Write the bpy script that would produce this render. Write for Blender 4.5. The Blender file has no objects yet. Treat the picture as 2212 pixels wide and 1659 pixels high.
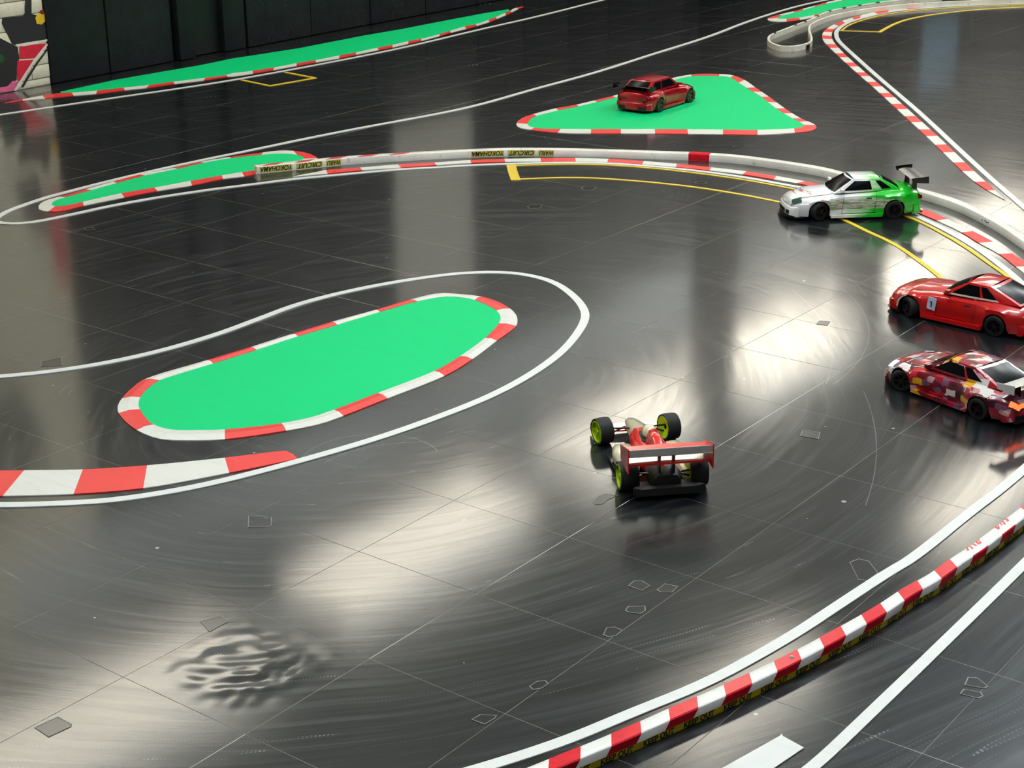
import bpy, bmesh, math, random
from mathutils import Vector, Matrix

# ------------------------------------------------------------------ camera, world, exposure
S = bpy.context.scene
COL = S.collection
cam_data = bpy.data.cameras.new('camera')
cam_data.sensor_fit = 'HORIZONTAL'
cam_data.sensor_width = 36.0
cam_data.lens = 36.0 * 3585.69 / 2212.0
cam_data.clip_end = 100
cam = bpy.data.objects.new('camera', cam_data)
COL.objects.link(cam)
cam.location = (2.66164, -1.86741, 1.47935)
cam.rotation_mode = 'XYZ'
cam.rotation_euler = (math.radians(69.26961), math.radians(0.53978), math.radians(37.43776))
S.camera = cam

world = bpy.data.worlds.new('world')
S.world = world
world.use_nodes = True
world.node_tree.nodes['Background'].inputs[0].default_value = (0.5, 0.55, 0.6, 1)
world.node_tree.nodes['Background'].inputs[1].default_value = 0.02

S.view_settings.view_transform = 'Standard'
S.view_settings.look = 'None'
S.view_settings.gamma = 1.0
S.view_settings.use_curve_mapping = False
S.view_settings.exposure = 0.0
S.cycles.use_denoising = True
S.cycles.max_bounces = 5
S.cycles.diffuse_bounces = 2
S.cycles.glossy_bounces = 3
S.cycles.caustics_reflective = False
S.cycles.caustics_refractive = False
S.cycles.use_adaptive_sampling = True
S.cycles.adaptive_threshold = 0.12
S.cycles.adaptive_min_samples = 20
S.cycles.use_light_tree = False
S.cycles.sample_clamp_indirect = 6.0

ROW_STRENGTH = 7.8      # warm fittings along the wall
MAIN_STRENGTH = 25.0    # added neutral lamps lighting the track
ROOM = dict(x0=-4.05, x1=5.4, y0=-4.2, y1=14.7, h=3.0)
FILL_STRENGTH = 7.0     # added dim fill lamps on the spectators' side
rnd = random.Random(7)

# ------------------------------------------------------------------ materials
def srgb(r, g, b):
    f = lambda c: (c / 255 / 12.92) if c / 255 <= 0.04045 else ((c / 255 + 0.055) / 1.055) ** 2.4
    return (f(r), f(g), f(b), 1.0)

class NT:
    def __init__(self, name):
        self.m = bpy.data.materials.new(name)
        self.m.use_nodes = True
        self.t = self.m.node_tree
        self.b = self.t.nodes['Principled BSDF']
    def n(self, typ, **kw):
        nd = self.t.nodes.new(typ)
        for k, v in kw.items():
            if k.startswith('i_'):
                key = k[2:]
                key = int(key) if key.isdigit() else key
                nd.inputs[key].default_value = v
            else:
                setattr(nd, k, v)
        return nd
    def l(self, a, b):
        self.t.links.new(a, b)
    def math(self, op, a, b=None, clamp=False):
        nd = self.t.nodes.new('ShaderNodeMath'); nd.operation = op; nd.use_clamp = clamp
        for i, v in enumerate((a, b)):
            if v is None: continue
            if isinstance(v, (int, float)): nd.inputs[i].default_value = v
            else: self.l(v, nd.inputs[i])
        return nd.outputs[0]
    def ramp(self, src, stops, interp='LINEAR'):
        nd = self.t.nodes.new('ShaderNodeValToRGB')
        cr = nd.color_ramp; cr.interpolation = interp
        while len(cr.elements) > 1: cr.elements.remove(cr.elements[-1])
        cr.elements[0].position = stops[0][0]; cr.elements[0].color = stops[0][1]
        for p, c in stops[1:]:
            e = cr.elements.new(p); e.color = c
        self.l(src, nd.inputs[0])
        return nd.outputs[0]
    def mix(self, fac, a, b):
        nd = self.t.nodes.new('ShaderNodeMix'); nd.data_type = 'RGBA'
        for sock, v in ((nd.inputs[0], fac), (nd.inputs[6], a), (nd.inputs[7], b)):
            if isinstance(v, (int, float, tuple)): sock.default_value = v
            else: self.l(v, sock)
        return nd.outputs[2]
    def pos(self):
        return self.n('ShaderNodeNewGeometry').outputs['Position']
    def obj(self):
        return self.n('ShaderNodeTexCoord').outputs['Object']
    def noise(self, vec, scale, detail=2.0, rough=0.5):
        nd = self.n('ShaderNodeTexNoise')
        nd.inputs['Scale'].default_value = scale
        nd.inputs['Detail'].default_value = detail
        nd.inputs['Roughness'].default_value = rough
        self.l(vec, nd.inputs['Vector'])
        return nd.outputs['Fac']
    def bump(self, h, strength, dist):
        nd = self.n('ShaderNodeBump'); nd.inputs['Strength'].default_value = strength
        nd.inputs['Distance'].default_value = dist
        self.l(h, nd.inputs['Height'])
        self.l(nd.outputs[0], self.b.inputs['Normal'])

def g(v): return (v, v, v, 1)

def simple(name, color, rough=0.5, metal=0.0, coat=0.0, vary=0.12, vscale=30.0, spec=0.5):
    k = NT(name)
    nz = k.noise(k.obj(), vscale, 3)
    dark = tuple(c * (1 - vary) for c in color[:3]) + (1,)
    lite = tuple(min(1, c * (1 + vary * .5)) for c in color[:3]) + (1,)
    k.l(k.ramp(nz, [(0.3, dark), (0.7, lite)]), k.b.inputs['Base Color'])
    k.b.inputs['Roughness'].default_value = rough
    k.b.inputs['Metallic'].default_value = metal
    k.b.inputs['Coat Weight'].default_value = coat
    k.b.inputs['Coat Roughness'].default_value = 0.05
    k.b.inputs['Specular IOR Level'].default_value = spec
    return k.m

def paint(name, color, rough=0.35, wear=0.5, spec=0.45):
    """floor paint: even colour with long faint scuffs, scratches and a few flecks"""
    k = NT(name)
    p = k.pos()
    mp = k.n('ShaderNodeMapping'); mp.inputs['Rotation'].default_value = (0, 0, 0.9)
    mp.inputs['Scale'].default_value = (6, 60, 1)
    k.l(p, mp.inputs['Vector'])
    s1 = k.noise(mp.outputs[0], 1.0, 4, .6)
    s2 = k.noise(p, 9.0, 3, .55)
    lite = tuple(c + (0.75 - c) * 0.16 * wear for c in color[:3]) + (1,)
    dark = tuple(c * (1 - .13 * wear) for c in color[:3]) + (1,)
    c1 = k.ramp(s1, [(0.35, dark), (0.5, color), (0.72, color), (0.8, lite)])
    c2 = k.mix(k.math('MULTIPLY', k.ramp(s2, [(0.45, g(0)), (0.75, g(1))]), 0.35 * wear), c1, dark)
    fl = k.n('ShaderNodeTexVoronoi'); fl.inputs['Scale'].default_value = 16.0
    k.l(p, fl.inputs['Vector'])
    k.l(k.mix(k.math('MULTIPLY', k.math('LESS_THAN', fl.outputs['Distance'], 0.05), 0.55 * wear), c2, lite), k.b.inputs['Base Color'])
    k.l(k.math('ADD', k.math('MULTIPLY', s1, 0.2), rough - 0.1), k.b.inputs['Roughness'])
    k.b.inputs['Specular IOR Level'].default_value = spec
    k.bump(s2, 0.05, 0.01)
    return k.m

def floor_material():
    """black polished sheet tiles: curved drift scuffs around the corner, dots of grit, soft unevenness"""
    k = NT('black_floor_tile')
    p = k.pos()
    sub = k.n('ShaderNodeVectorMath', operation='SUBTRACT'); k.l(p, sub.inputs[0])
    sub.inputs[1].default_value = (0.08, 1.05, 0)
    sep = k.n('ShaderNodeSeparateXYZ'); k.l(sub.outputs[0], sep.inputs[0])
    # radius measured on a stretched circle that follows the bend
    ex = sep.outputs[0]
    ey = k.math('MULTIPLY', sep.outputs[1], 0.82)
    rad = k.math('SQRT', k.math('ADD', k.math('MULTIPLY', ex, ex), k.math('MULTIPLY', ey, ey)))
    ang = k.math('ARCTAN2', ey, ex)
    big = k.noise(p, 1.1, 2, .5)
    cmb = k.n('ShaderNodeCombineXYZ'); k.l(k.math('ADD', rad, k.math('MULTIPLY', big, 0.18)), cmb.inputs[0]); k.l(ang, cmb.inputs[1])
    m1 = k.n('ShaderNodeMapping'); m1.inputs['Scale'].default_value = (60, 2.6, 1); k.l(cmb.outputs[0], m1.inputs['Vector'])
    st1 = k.noise(m1.outputs[0], 1.0, 3, .65)
    # dotted tyre scratches: thin streaks broken into beads
    m3 = k.n('ShaderNodeMapping'); m3.inputs['Scale'].default_value = (38, 0.9, 1); m3.inputs['Location'].default_value = (7.3, 2.1, 0)
    k.l(cmb.outputs[0], m3.inputs['Vector'])
    thin = k.noise(m3.outputs[0], 1.0, 0)
    band = k.math('LESS_THAN', k.math('ABSOLUTE', k.math('SUBTRACT', thin, 0.6)), 0.0035)
    beads = k.math('GREATER_THAN', k.math('SINE', k.math('MULTIPLY', ang, 1400.0)), 0.0)
    dots = k.math('MULTIPLY', k.math('MULTIPLY', band, beads), k.math('GREATER_THAN', st1, 0.47))
    # grit and paint flecks
    v1 = k.n('ShaderNodeTexVoronoi'); v1.inputs['Scale'].default_value = 11.0; k.l(p, v1.inputs['Vector'])
    vr = k.n('ShaderNodeSeparateColor'); k.l(v1.outputs['Color'], vr.inputs[0])
    fl = k.math('LESS_THAN', v1.outputs['Distance'], k.math('MULTIPLY', k.math('MULTIPLY', vr.outputs[0], vr.outputs[1]), 0.075))
    base = k.ramp(st1, [(0.3, (0.0035, 0.0045, 0.0056, 1)), (0.52, (0.0075, 0.009, 0.0105, 1)), (0.72, (0.024, 0.027, 0.029, 1))])
    base = k.mix(k.math('MULTIPLY', k.ramp(big, [(0.4, g(0)), (0.7, g(1))]), 0.3), base, (0.014, 0.016, 0.0175, 1))
    base = k.mix(k.math('MULTIPLY', dots, 0.30), base, g(0.35))
    base = k.mix(k.math('MULTIPLY', fl, 0.7), base, g(0.45))
    # long curved scratches (centre, radius, middle, half length)
    for ox, oy, ra, mx, my, hl in ARCS:
        def d2(x_, y_):
            nd = k.n('ShaderNodeVectorMath', operation='DISTANCE'); k.l(p, nd.inputs[0]); nd.inputs[1].default_value = (x_, y_, 0)
            return nd.outputs['Value']
        on = k.math('LESS_THAN', k.math('ABSOLUTE', k.math('SUBTRACT', d2(ox, oy), ra)), 0.0011)
        on = k.math('MULTIPLY', on, k.math('LESS_THAN', d2(mx, my), hl))
        base = k.mix(k.math('MULTIPLY', on, k.math('MULTIPLY', st1, 0.6)), base, g(0.3))
    k.l(base, k.b.inputs['Base Color'])
    r = k.math('ADD', k.math('MULTIPLY', st1, 0.13), k.math('MULTIPLY', big, 0.06))
    k.l(k.math('ADD', r, FLOOR_ROUGH), k.b.inputs['Coat Roughness'])
    k.b.inputs['Coat Weight'].default_value = 1.0
    k.b.inputs['Coat IOR'].default_value = 1.5
    k.l(k.math('ADD', k.math('MULTIPLY', st1, 0.3), 0.2), k.b.inputs['Roughness'])
    k.b.inputs['Specular IOR Level'].default_value = 0.5
    k.l(k.ramp(st1, [(0.3, (0.2, 0.24, 0.28, 1)), (0.7, (0.78, 0.9, 1.0, 1))]), k.b.inputs['Specular Tint'])
    k.b.inputs['IOR'].default_value = 1.28
    hh = k.math('ADD', k.math('MULTIPLY', st1, 0.0002), k.math('MULTIPLY', big, 0.012))
    hh = k.math('ADD', hh, k.math('MULTIPLY', k.noise(p, 280.0, 1), 0.00009))
    nd = k.n('ShaderNodeBump'); nd.inputs['Strength'].default_value = 0.25; nd.inputs['Distance'].default_value = 1.0
    k.l(hh, nd.inputs['Height']); k.l(nd.outputs[0], k.b.inputs['Normal']); k.l(nd.outputs[0], k.b.inputs['Coat Normal'])
    return k.m
FLOOR_ROUGH = 0.02
ARCS = [(-0.106, 1.658, 1.0332, 0.778, 2.193, 0.515), (-0.739, 0.445, 2.1516, 1.185, 1.408, 0.341), (0.314, 0.653, 0.1577, 0.208, 0.77, 0.19), (0.146, 2.038, 0.6389, 0.406, 2.621, 0.34), (-0.422, 1.246, 1.4056, 0.735, 2.045, 0.397), (0.469, 0.613, 0.2334, 0.259, 0.714, 0.133)]

M = {}
M['tile'] = floor_material()
M['joint'] = simple('floor_joint_grout', srgb(120, 118, 110), 0.9)
M['green'] = paint('green_floor_paint', srgb(0, 202, 122), 0.6, 0.3, 0.15)
M['kwhite'] = paint('white_kerb_paint', srgb(222, 222, 214), 0.42, 0.5)
M['kred'] = paint('red_kerb_paint', srgb(230, 56, 54), 0.42, 0.5)
M['line'] = paint('white_floor_tape', srgb(222, 225, 222), 0.35, 0.3)
M['yellow'] = paint('yellow_floor_tape', srgb(228, 196, 52), 0.4, 0.3)
M['cream'] = paint('cream_floor_tape', srgb(222, 214, 160), 0.4, 0.3)
M['patch'] = simple('clear_tape_edge', srgb(112, 113, 110), 0.35)
M['film'] = simple('dull_tape_film', srgb(38, 40, 42), 0.2)

# ------------------------------------------------------------------ object helpers
def link(o, parent=None):
    COL.objects.link(o)
    if parent is not None: o.parent = parent
    return o

def mesh_obj(name, bm, mat, parent=None, smooth=None):
    me = bpy.data.meshes.new(name)
    bmesh.ops.recalc_face_normals(bm, faces=bm.faces)
    bm.to_mesh(me); bm.free()
    if mat is not None: me.materials.append(M[mat] if isinstance(mat, str) else mat)
    if smooth is not None:
        for p in me.polygons: p.use_smooth = True
        me.set_sharp_from_angle(angle=math.radians(smooth))
    return link(bpy.data.objects.new(name, me), parent)

def empty(name, loc=(0, 0, 0), rz=0.0, parent=None):
    o = bpy.data.objects.new(name, None)
    o.empty_display_size = 0.1
    o.location = loc; o.rotation_euler = (0, 0, rz)
    return link(o, parent)

def tag(o, label, cat, group=None):
    o['label'] = label; o['category'] = cat
    if group: o['group'] = group
    return o

def structure(o, label=None):
    o['kind'] = 'structure'
    if label: o['label'] = label
    return o

def add_box(bm, c, s, rot=None, bevel=0.0):
    v = bmesh.ops.create_cube(bm, size=1.0)['verts']
    bmesh.ops.scale(bm, vec=Vector(s), verts=v)
    if bevel:
        es = list({e for q in v for e in q.link_edges})
        r = bmesh.ops.bevel(bm, geom=es, offset=bevel, segments=2, affect='EDGES', profile=0.5)
        v = list({q for f in r['faces'] for q in f.verts} | {q for q in v if q.is_valid})
    if rot is not None: bmesh.ops.rotate(bm, cent=(0, 0, 0), matrix=rot, verts=v)
    bmesh.ops.translate(bm, vec=Vector(c), verts=v)
    return v

def box(name, c, s, mat, parent=None, rot=None, bevel=0.0):
    bm = bmesh.new(); add_box(bm, c, s, rot, bevel)
    return mesh_obj(name, bm, mat, parent, 40 if bevel else None)

def prism(name, poly, z0, z1, mat, parent=None):
    bm = bmesh.new()
    lo = [bm.verts.new((x, y, z0)) for x, y in poly]
    hi = [bm.verts.new((x, y, z1)) for x, y in poly]
    bm.faces.new(hi)
    n = len(poly)
    for i in range(n):
        j = (i + 1) % n
        bm.faces.new((lo[i], lo[j], hi[j], hi[i]))
    return mesh_obj(name, bm, mat, parent)

def dist(a, b): return math.hypot(a[0] - b[0], a[1] - b[1])

def smooth_path(pts, closed=False, step=0.03):
    """centripetal Catmull-Rom through the points"""
    n = len(pts); out = []
    segs = n if closed else n - 1
    for i in range(segs):
        if closed: p0, p1, p2, p3 = (pts[(i + k - 1) % n] for k in range(4))
        else:
            p1, p2 = pts[i], pts[i + 1]
            p0 = pts[i - 1] if i else (2 * p1[0] - p2[0], 2 * p1[1] - p2[1])
            p3 = pts[i + 2] if i + 2 < n else (2 * p2[0] - p1[0], 2 * p2[1] - p1[1])
        t0 = 0.0
        t1 = t0 + max(1e-4, dist(p0, p1)) ** 0.5
        t2 = t1 + max(1e-4, dist(p1, p2)) ** 0.5
        t3 = t2 + max(1e-4, dist(p2, p3)) ** 0.5
        m = max(1, int(math.ceil(dist(p1, p2) / step)))
        for j in range(m):
            t = t1 + (t2 - t1) * j / m
            L = lambda a, b, ta, tb: tuple(((tb - t) * a[k] + (t - ta) * b[k]) / (tb - ta) for k in (0, 1))
            a1, a2, a3 = L(p0, p1, t0, t1), L(p1, p2, t1, t2), L(p2, p3, t2, t3)
            b1, b2 = L(a1, a2, t0, t2), L(a2, a3, t1, t3)
            out.append(L(b1, b2, t1, t2))
    if not closed: out.append(tuple(pts[-1]))
    return out

def cumlen(p):
    s = [0.0]
    for a, b in zip(p[:-1], p[1:]): s.append(s[-1] + dist(a, b))
    return s

class Path:
    """arc-length parametrised plan curve"""
    def __init__(self, pts, step=0.03, closed=False):
        self.p = smooth_path(pts, closed, step)
        if closed: self.p.append(self.p[0])
        self.s = cumlen(self.p); self.L = self.s[-1]
    def at(self, s):
        s = min(max(s, 0.0), self.L)
        import bisect
        i = min(max(bisect.bisect_right(self.s, s) - 1, 0), len(self.p) - 2)
        a, b = self.p[i], self.p[i + 1]
        d = self.s[i + 1] - self.s[i] or 1e-9
        t = (s - self.s[i]) / d
        return (a[0] + (b[0] - a[0]) * t, a[1] + (b[1] - a[1]) * t)
    def tan(self, s):
        a, b = self.at(s - 0.012), self.at(s + 0.012)
        d = dist(a, b) or 1e-9
        return ((b[0] - a[0]) / d, (b[1] - a[1]) / d)
    def off(self, s, o):
        """o > 0 lies to the left of the running direction"""
        p, t = self.at(s), self.tan(s)
        return (p[0] - t[1] * o, p[1] + t[0] * o)
    def near(self, q):
        best = min(range(len(self.p)), key=lambda i: dist(self.p[i], q))
        bs, bd = self.s[best], 9e9
        for i in (best - 1, best):
            if 0 <= i < len(self.p) - 1:
                a, b = self.p[i], self.p[i + 1]
                l2 = dist(a, b) ** 2 or 1e-12
                t = min(1, max(0, ((q[0] - a[0]) * (b[0] - a[0]) + (q[1] - a[1]) * (b[1] - a[1])) / l2))
                c = (a[0] + (b[0] - a[0]) * t, a[1] + (b[1] - a[1]) * t)
                if dist(c, q) < bd: bd = dist(c, q); bs = self.s[i] + t * math.sqrt(l2)
        return bs
    def samples(self, a, b, step=0.03):
        n = max(1, int(math.ceil(abs(b - a) / step)))
        return [a + (b - a) * i / n for i in range(n + 1)]

def ribbon(name, pts, width, z0, z1, mat, parent=None, taper=None):
    P_ = Path(pts)
    ss = P_.samples(0, P_.L, 0.035)
    L = [P_.off(s, width / 2) for s in ss]; R = [P_.off(s, -width / 2) for s in ss]
    bm = bmesh.new()
    rows = []
    for a, b in zip(L, R):
        rows.append([bm.verts.new((a[0], a[1], z0)), bm.verts.new((a[0], a[1], z1)), bm.verts.new((b[0], b[1], z1)), bm.verts.new((b[0], b[1], z0))])
    for r0, r1 in zip(rows[:-1], rows[1:]):
        for i in range(3): bm.faces.new((r0[i], r0[i + 1], r1[i + 1], r1[i]))
    bm.faces.new(rows[0]); bm.faces.new(rows[-1])
    return mesh_obj(name, bm, mat, parent)

def strip_between(name, A, B, z0, z1, mat, parent, ridge=0.0):
    """block of paint between two edge polylines with as many points each; an optional rounded hump"""
    bm = bmesh.new(); rows = []
    for a, b in zip(A, B):
        mid = ((a[0] + b[0]) / 2, (a[1] + b[1]) / 2)
        rows.append([bm.verts.new((a[0], a[1], z0)), bm.verts.new((a[0], a[1], z1)),
                     bm.verts.new((mid[0], mid[1], z1 + ridge)),
                     bm.verts.new((b[0], b[1], z1)), bm.verts.new((b[0], b[1], z0))])
    for r0, r1 in zip(rows[:-1], rows[1:]):
        for i in range(4): bm.faces.new((r0[i], r0[i + 1], r1[i + 1], r1[i]))
    bm.faces.new(rows[0]); bm.faces.new(list(reversed(rows[-1])))
    return mesh_obj(name, bm, mat, parent)

def relax(pts, n=2):
    """even out small wobbles of a traced curve"""
    for _ in range(n):
        pts = [pts[0]] + [tuple((a[k] + 2 * b[k] + c_[k]) / 4 for k in (0, 1)) for a, b, c_ in zip(pts[:-2], pts[1:-1], pts[2:])] + [pts[-1]]
    return pts

def kerb(parent, A, B, divs, first, closed=False, z0=0.0, z1=0.0022, ridge=0.0, ends=True):
    """painted kerb between edge curves A and B; divs are the colour joints as (on A, on B)"""
    PA, PB = Path(A, 0.02, closed), Path(B, 0.02, closed)
    cuts = [(PA.near(a), PB.near(b)) for a, b in divs]
    if not closed and ends: cuts = [(0.0, 0.0)] + cuts + [(PA.L, PB.L)]
    colour = first
    spans = list(zip(cuts, cuts[1:] + ([cuts[0]] if closed else [])))
    if not closed: spans = list(zip(cuts[:-1], cuts[1:]))
    for (a0, b0), (a1, b1) in spans:
        if closed:
            un = lambda s0, s1, L: (s1 - s0) % L
            da, db = un(a0, a1, PA.L), un(b0, b1, PB.L)
        else: da, db = a1 - a0, b1 - b0
        n = max(2, int(max(abs(da), abs(db)) / 0.03) + 1)
        f = lambda P_, s: P_.at(s % P_.L if closed else s)
        Aq = [f(PA, a0 + da * i / n) for i in range(n + 1)]
        Bq = [f(PB, b0 + db * i / n) for i in range(n + 1)]
        strip_between('kerb_block', Aq, Bq, z0, z1, 'kred' if colour == 'r' else 'kwhite', parent, ridge)
        colour = 'w' if colour == 'r' else 'r'

def centre_of(pts):
    return (sum(p[0] for p in pts) / len(pts), sum(p[1] for p in pts) / len(pts))

def local(pts, c): return [(p[0] - c[0], p[1] - c[1]) for p in pts]

# ------------------------------------------------------------------ the room: floor, walls, ceiling
M['wall_black'] = None
def black_wall_material(name, col, flake):
    k = NT(name)
    p = k.pos()
    n1 = k.noise(p, 14.0, 4, .6); n2 = k.noise(p, 60.0, 4, .65)
    big = k.noise(p, 1.6, 2)
    base = k.ramp(n1, [(0.35, tuple(c * .6 for c in col[:3]) + (1,)), (0.65, col)])
    chips = k.math('MULTIPLY', k.math('GREATER_THAN', n2, 0.66), k.math('GREATER_THAN', big, 0.5))
    base = k.mix(k.math('MULTIPLY', chips, 0.6 * flake), base, srgb(110, 112, 106))
    k.l(base, k.b.inputs['Base Color'])
    k.b.inputs['Roughness'].default_value = 0.55
    k.b.inputs['Specular IOR Level'].default_value = 0.3
    hh = k.math('ADD', k.math('MULTIPLY', n2, 0.6 * flake), k.math('MULTIPLY', n1, 0.4))
    k.bump(hh, 0.5, 0.012 * (0.3 + flake))
    return k.m
M['wall_black'] = black_wall_material('flaking_black_wall_paint', srgb(33, 35, 40), 1.0)
M['wall_flat'] = black_wall_material('smooth_black_wall_paint', srgb(30, 32, 37), 0.15)
M['wall_deep'] = simple('deep_black_recess_paint', srgb(16, 18, 22), 0.5)
M['wall_dark'] = simple('dark_navy_wall_paint', srgb(30, 34, 44), 0.6)
M['upper_wall'] = simple('pale_upper_wall_paint', srgb(212, 224, 236), 0.7)
M['ceiling'] = simple('white_ceiling_board', srgb(208, 218, 226), 0.9)
M['graf_cream'] = simple('cream_block_paint', srgb(232, 228, 205), 0.55, vary=.1, vscale=25)
M['graf_black'] = simple('black_mural_paint', srgb(38, 36, 40), 0.5)
M['graf_red'] = simple('red_mural_paint', srgb(225, 30, 62), 0.5)
M['graf_pink'] = simple('pink_mural_paint', srgb(238, 110, 160), 0.5, vary=.3, vscale=60)
M['graf_yellow'] = simple('yellow_mural_paint', srgb(238, 200, 40), 0.5)
M['graf_brown'] = simple('dark_red_mural_paint', srgb(120, 40, 30), 0.5)
M['graf_green'] = simple('green_mural_paint', srgb(30, 90, 45), 0.5)
M['graf_white'] = simple('white_mural_paint', srgb(240, 236, 228), 0.5)
M['mortar'] = simple('grey_block_mortar', srgb(150, 146, 130), 0.9)
M['panel_grey'] = simple('pale_panel_face', srgb(205, 203, 196), 0.4)
M['panel_blue'] = simple('blue_grey_panel_face', srgb(150, 200, 240), 0.4)
M['frame_dark'] = simple('dark_metal_panel_frame', srgb(45, 46, 50), 0.4)

T = 0.3
i0, i1 = math.floor(ROOM['x0'] / T), math.ceil(ROOM['x1'] / T)
j0, j1 = math.floor(ROOM['y0'] / T), math.ceil(ROOM['y1'] / T)
fl = box('floor', ((i0 + i1) * T / 2, (j0 + j1) * T / 2, -0.0252), ((i1 - i0) * T, (j1 - j0) * T, 0.05), 'joint')
structure(fl, 'glossy black tiled floor of the indoor track')
fl_off = Vector(((i0 + i1) * T / 2, (j0 + j1) * T / 2, -0.0252))
for v in fl.data.vertices: v.co -= fl_off
fl.location = fl_off

def tile_bm(bm, x, y, tx, ty, g_=0.0009, zt=0.0, b=0.0004):
    """one floor tile with a broken edge, top at z = 0, slightly out of level by tx, ty"""
    h = T / 2 - g_ / 2
    def P3(sx, sy, inset, z): 
        px, py = sx * (h - inset), sy * (h - inset)
        return bm.verts.new((x + px, y + py, z + px * tx + py * ty))
    c = ((-1, -1), (1, -1), (1, 1), (-1, 1))
    top = [P3(a, b_, b, zt) for a, b_ in c]
    mid = [P3(a, b_, 0, zt - 0.0002) for a, b_ in c]
    low = [P3(a, b_, 0, zt - 0.0026) for a, b_ in c]
    bm.faces.new(top)
    for i in range(4):
        j = (i + 1) % 4
        bm.faces.new((mid[i], mid[j], top[j], top[i])); bm.faces.new((low[i], low[j], mid[j], mid[i]))

# the tiles that show largest are single pieces, the rest far off is one mesh
cx, cy, cz = cam.location
MW = Matrix.Rotation(cam.rotation_euler[2], 3, 'Z') @ Matrix.Rotation(cam.rotation_euler[1], 3, 'Y') @ Matrix.Rotation(cam.rotation_euler[0], 3, 'X')
def in_view(x, y, z=0.0):
    q = MW.transposed() @ (Vector((x, y, z)) - cam.location)
    if q.z > -0.2: return None
    u, v = q.x / -q.z, q.y / -q.z
    return u, v, -q.z
cells = []
for i in range(i0, i1):
    for j in range(j0, j1):
        x, y = (i + .5) * T, (j + .5) * T
        r = in_view(x, y)
        vis = r is not None and abs(r[0]) < 0.345 and abs(r[1]) < 0.275
        cells.append((0 if vis else 1, r[2] if r else 99, i, j))
cells.sort()
near = [c for c in cells if c[0] == 0][:300]
near_set = {(c[2], c[3]) for c in near}
proto = []
for k in range(6):
    bm = bmesh.new()
    a, m_ = rnd.uniform(0, 6.28), (0.0004, 0.0007, 0.0009, 0.0005, 0.0002, 0.0008)[k]
    tile_bm(bm, 0, 0, m_ * math.cos(a), m_ * math.sin(a))
    o = mesh_obj('tile', bm, 'tile', fl)
    proto.append(o)
used = set()
WARPED = (2, -1)
for n_, (_, _, i, j) in enumerate(near):
    if (i, j) == WARPED: continue
    k = rnd.randrange(6)
    if k in used: o = link(proto[k].copy(), fl)
    else: o = proto[k]; used.add(k)
    o.location = Vector(((i + .5) * T, (j + .5) * T, 0)) - fl_off
for k in range(6):
    if k not in used: bpy.data.objects.remove(proto[k])
bm = bmesh.new()
for i in range(i0, i1):
    for j in range(j0, j1):
        if (i, j) in near_set: continue
        tile_bm(bm, (i + .5) * T - fl_off.x, (j + .5) * T - fl_off.y, rnd.uniform(-.0007, .0007), rnd.uniform(-.0007, .0007), zt=-fl_off.z)
o = mesh_obj('tile_field', bm, 'tile', fl); o['kind'] = 'stuff'
# the one tile that has bubbled up in the foreground
bm = bmesh.new(); NN = 44; grid = []
for a in range(NN + 1):
    row = []
    for b in range(NN + 1):
        u, v = a / NN, b / NN
        edge = min(u, v, 1 - u, 1 - v) * 5
        e = min(1, edge) ** 1.5
        d = math.hypot(u - .46, v - .5)
        env = math.exp(-(d / .5) ** 4)
        z = e * env * (0.0005 * math.sin(15 * u + 5 * math.sin(5 * v + 1) + 2) * math.sin(13 * v + 4 * math.sin(6 * u))
                       + 0.00038 * math.sin(24 * d - 1.2 + 2.2 * math.sin(4 * u - 5 * v)) + 0.0002 * math.sin(31 * (u + .7 * v) + 3 * math.sin(9 * u)))
        z += 0.0012 * e * math.exp(-(d / .35) ** 2)
        row.append(bm.verts.new(((u - .5) * (T - .0016), (v - .5) * (T - .0016), z)))
    grid.append(row)
for a in range(NN):
    for b in range(NN): bm.faces.new((grid[a][b], grid[a + 1][b], grid[a + 1][b + 1], grid[a][b + 1]))
wt = mesh_obj('tile', bm, 'tile', fl, 180)
wt.location = Vector(((WARPED[0] + .5) * T, (WARPED[1] + .5) * T, 0.0)) - fl_off
wt['label'] = 'warped floor tile with a rippled bubbled surface'

H = ROOM['h']
# ceiling
cl = box('ceiling', ((ROOM['x0'] + ROOM['x1']) / 2, (ROOM['y0'] + ROOM['y1']) / 2, H + 0.05), (ROOM['x1'] - ROOM['x0'] + .6, ROOM['y1'] - ROOM['y0'] + .6, 0.1), 'ceiling')
structure(cl)

# left wall: block wall with a mural, then black boards with posts and recesses
XW = ROOM['x0']
wl = box('wall_left', (XW - 0.16, (ROOM['y0'] + ROOM['y1']) / 2, H / 2), (0.2, ROOM['y1'] - ROOM['y0'], H), 'wall_deep')
structure(wl, 'black boarded wall with a painted block end')
def wallbox(name, y0, y1, z0, z1, d0, d1, mat, bevel=0.003):
    """a piece on the left wall from depth d0 to d1 in front of x = XW"""
    o = box(name, (XW + (d0 + d1) / 2, (y0 + y1) / 2, (z0 + z1) / 2), (d1 - d0, y1 - y0, z1 - z0), mat, wl, bevel=bevel)
    return o
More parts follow.
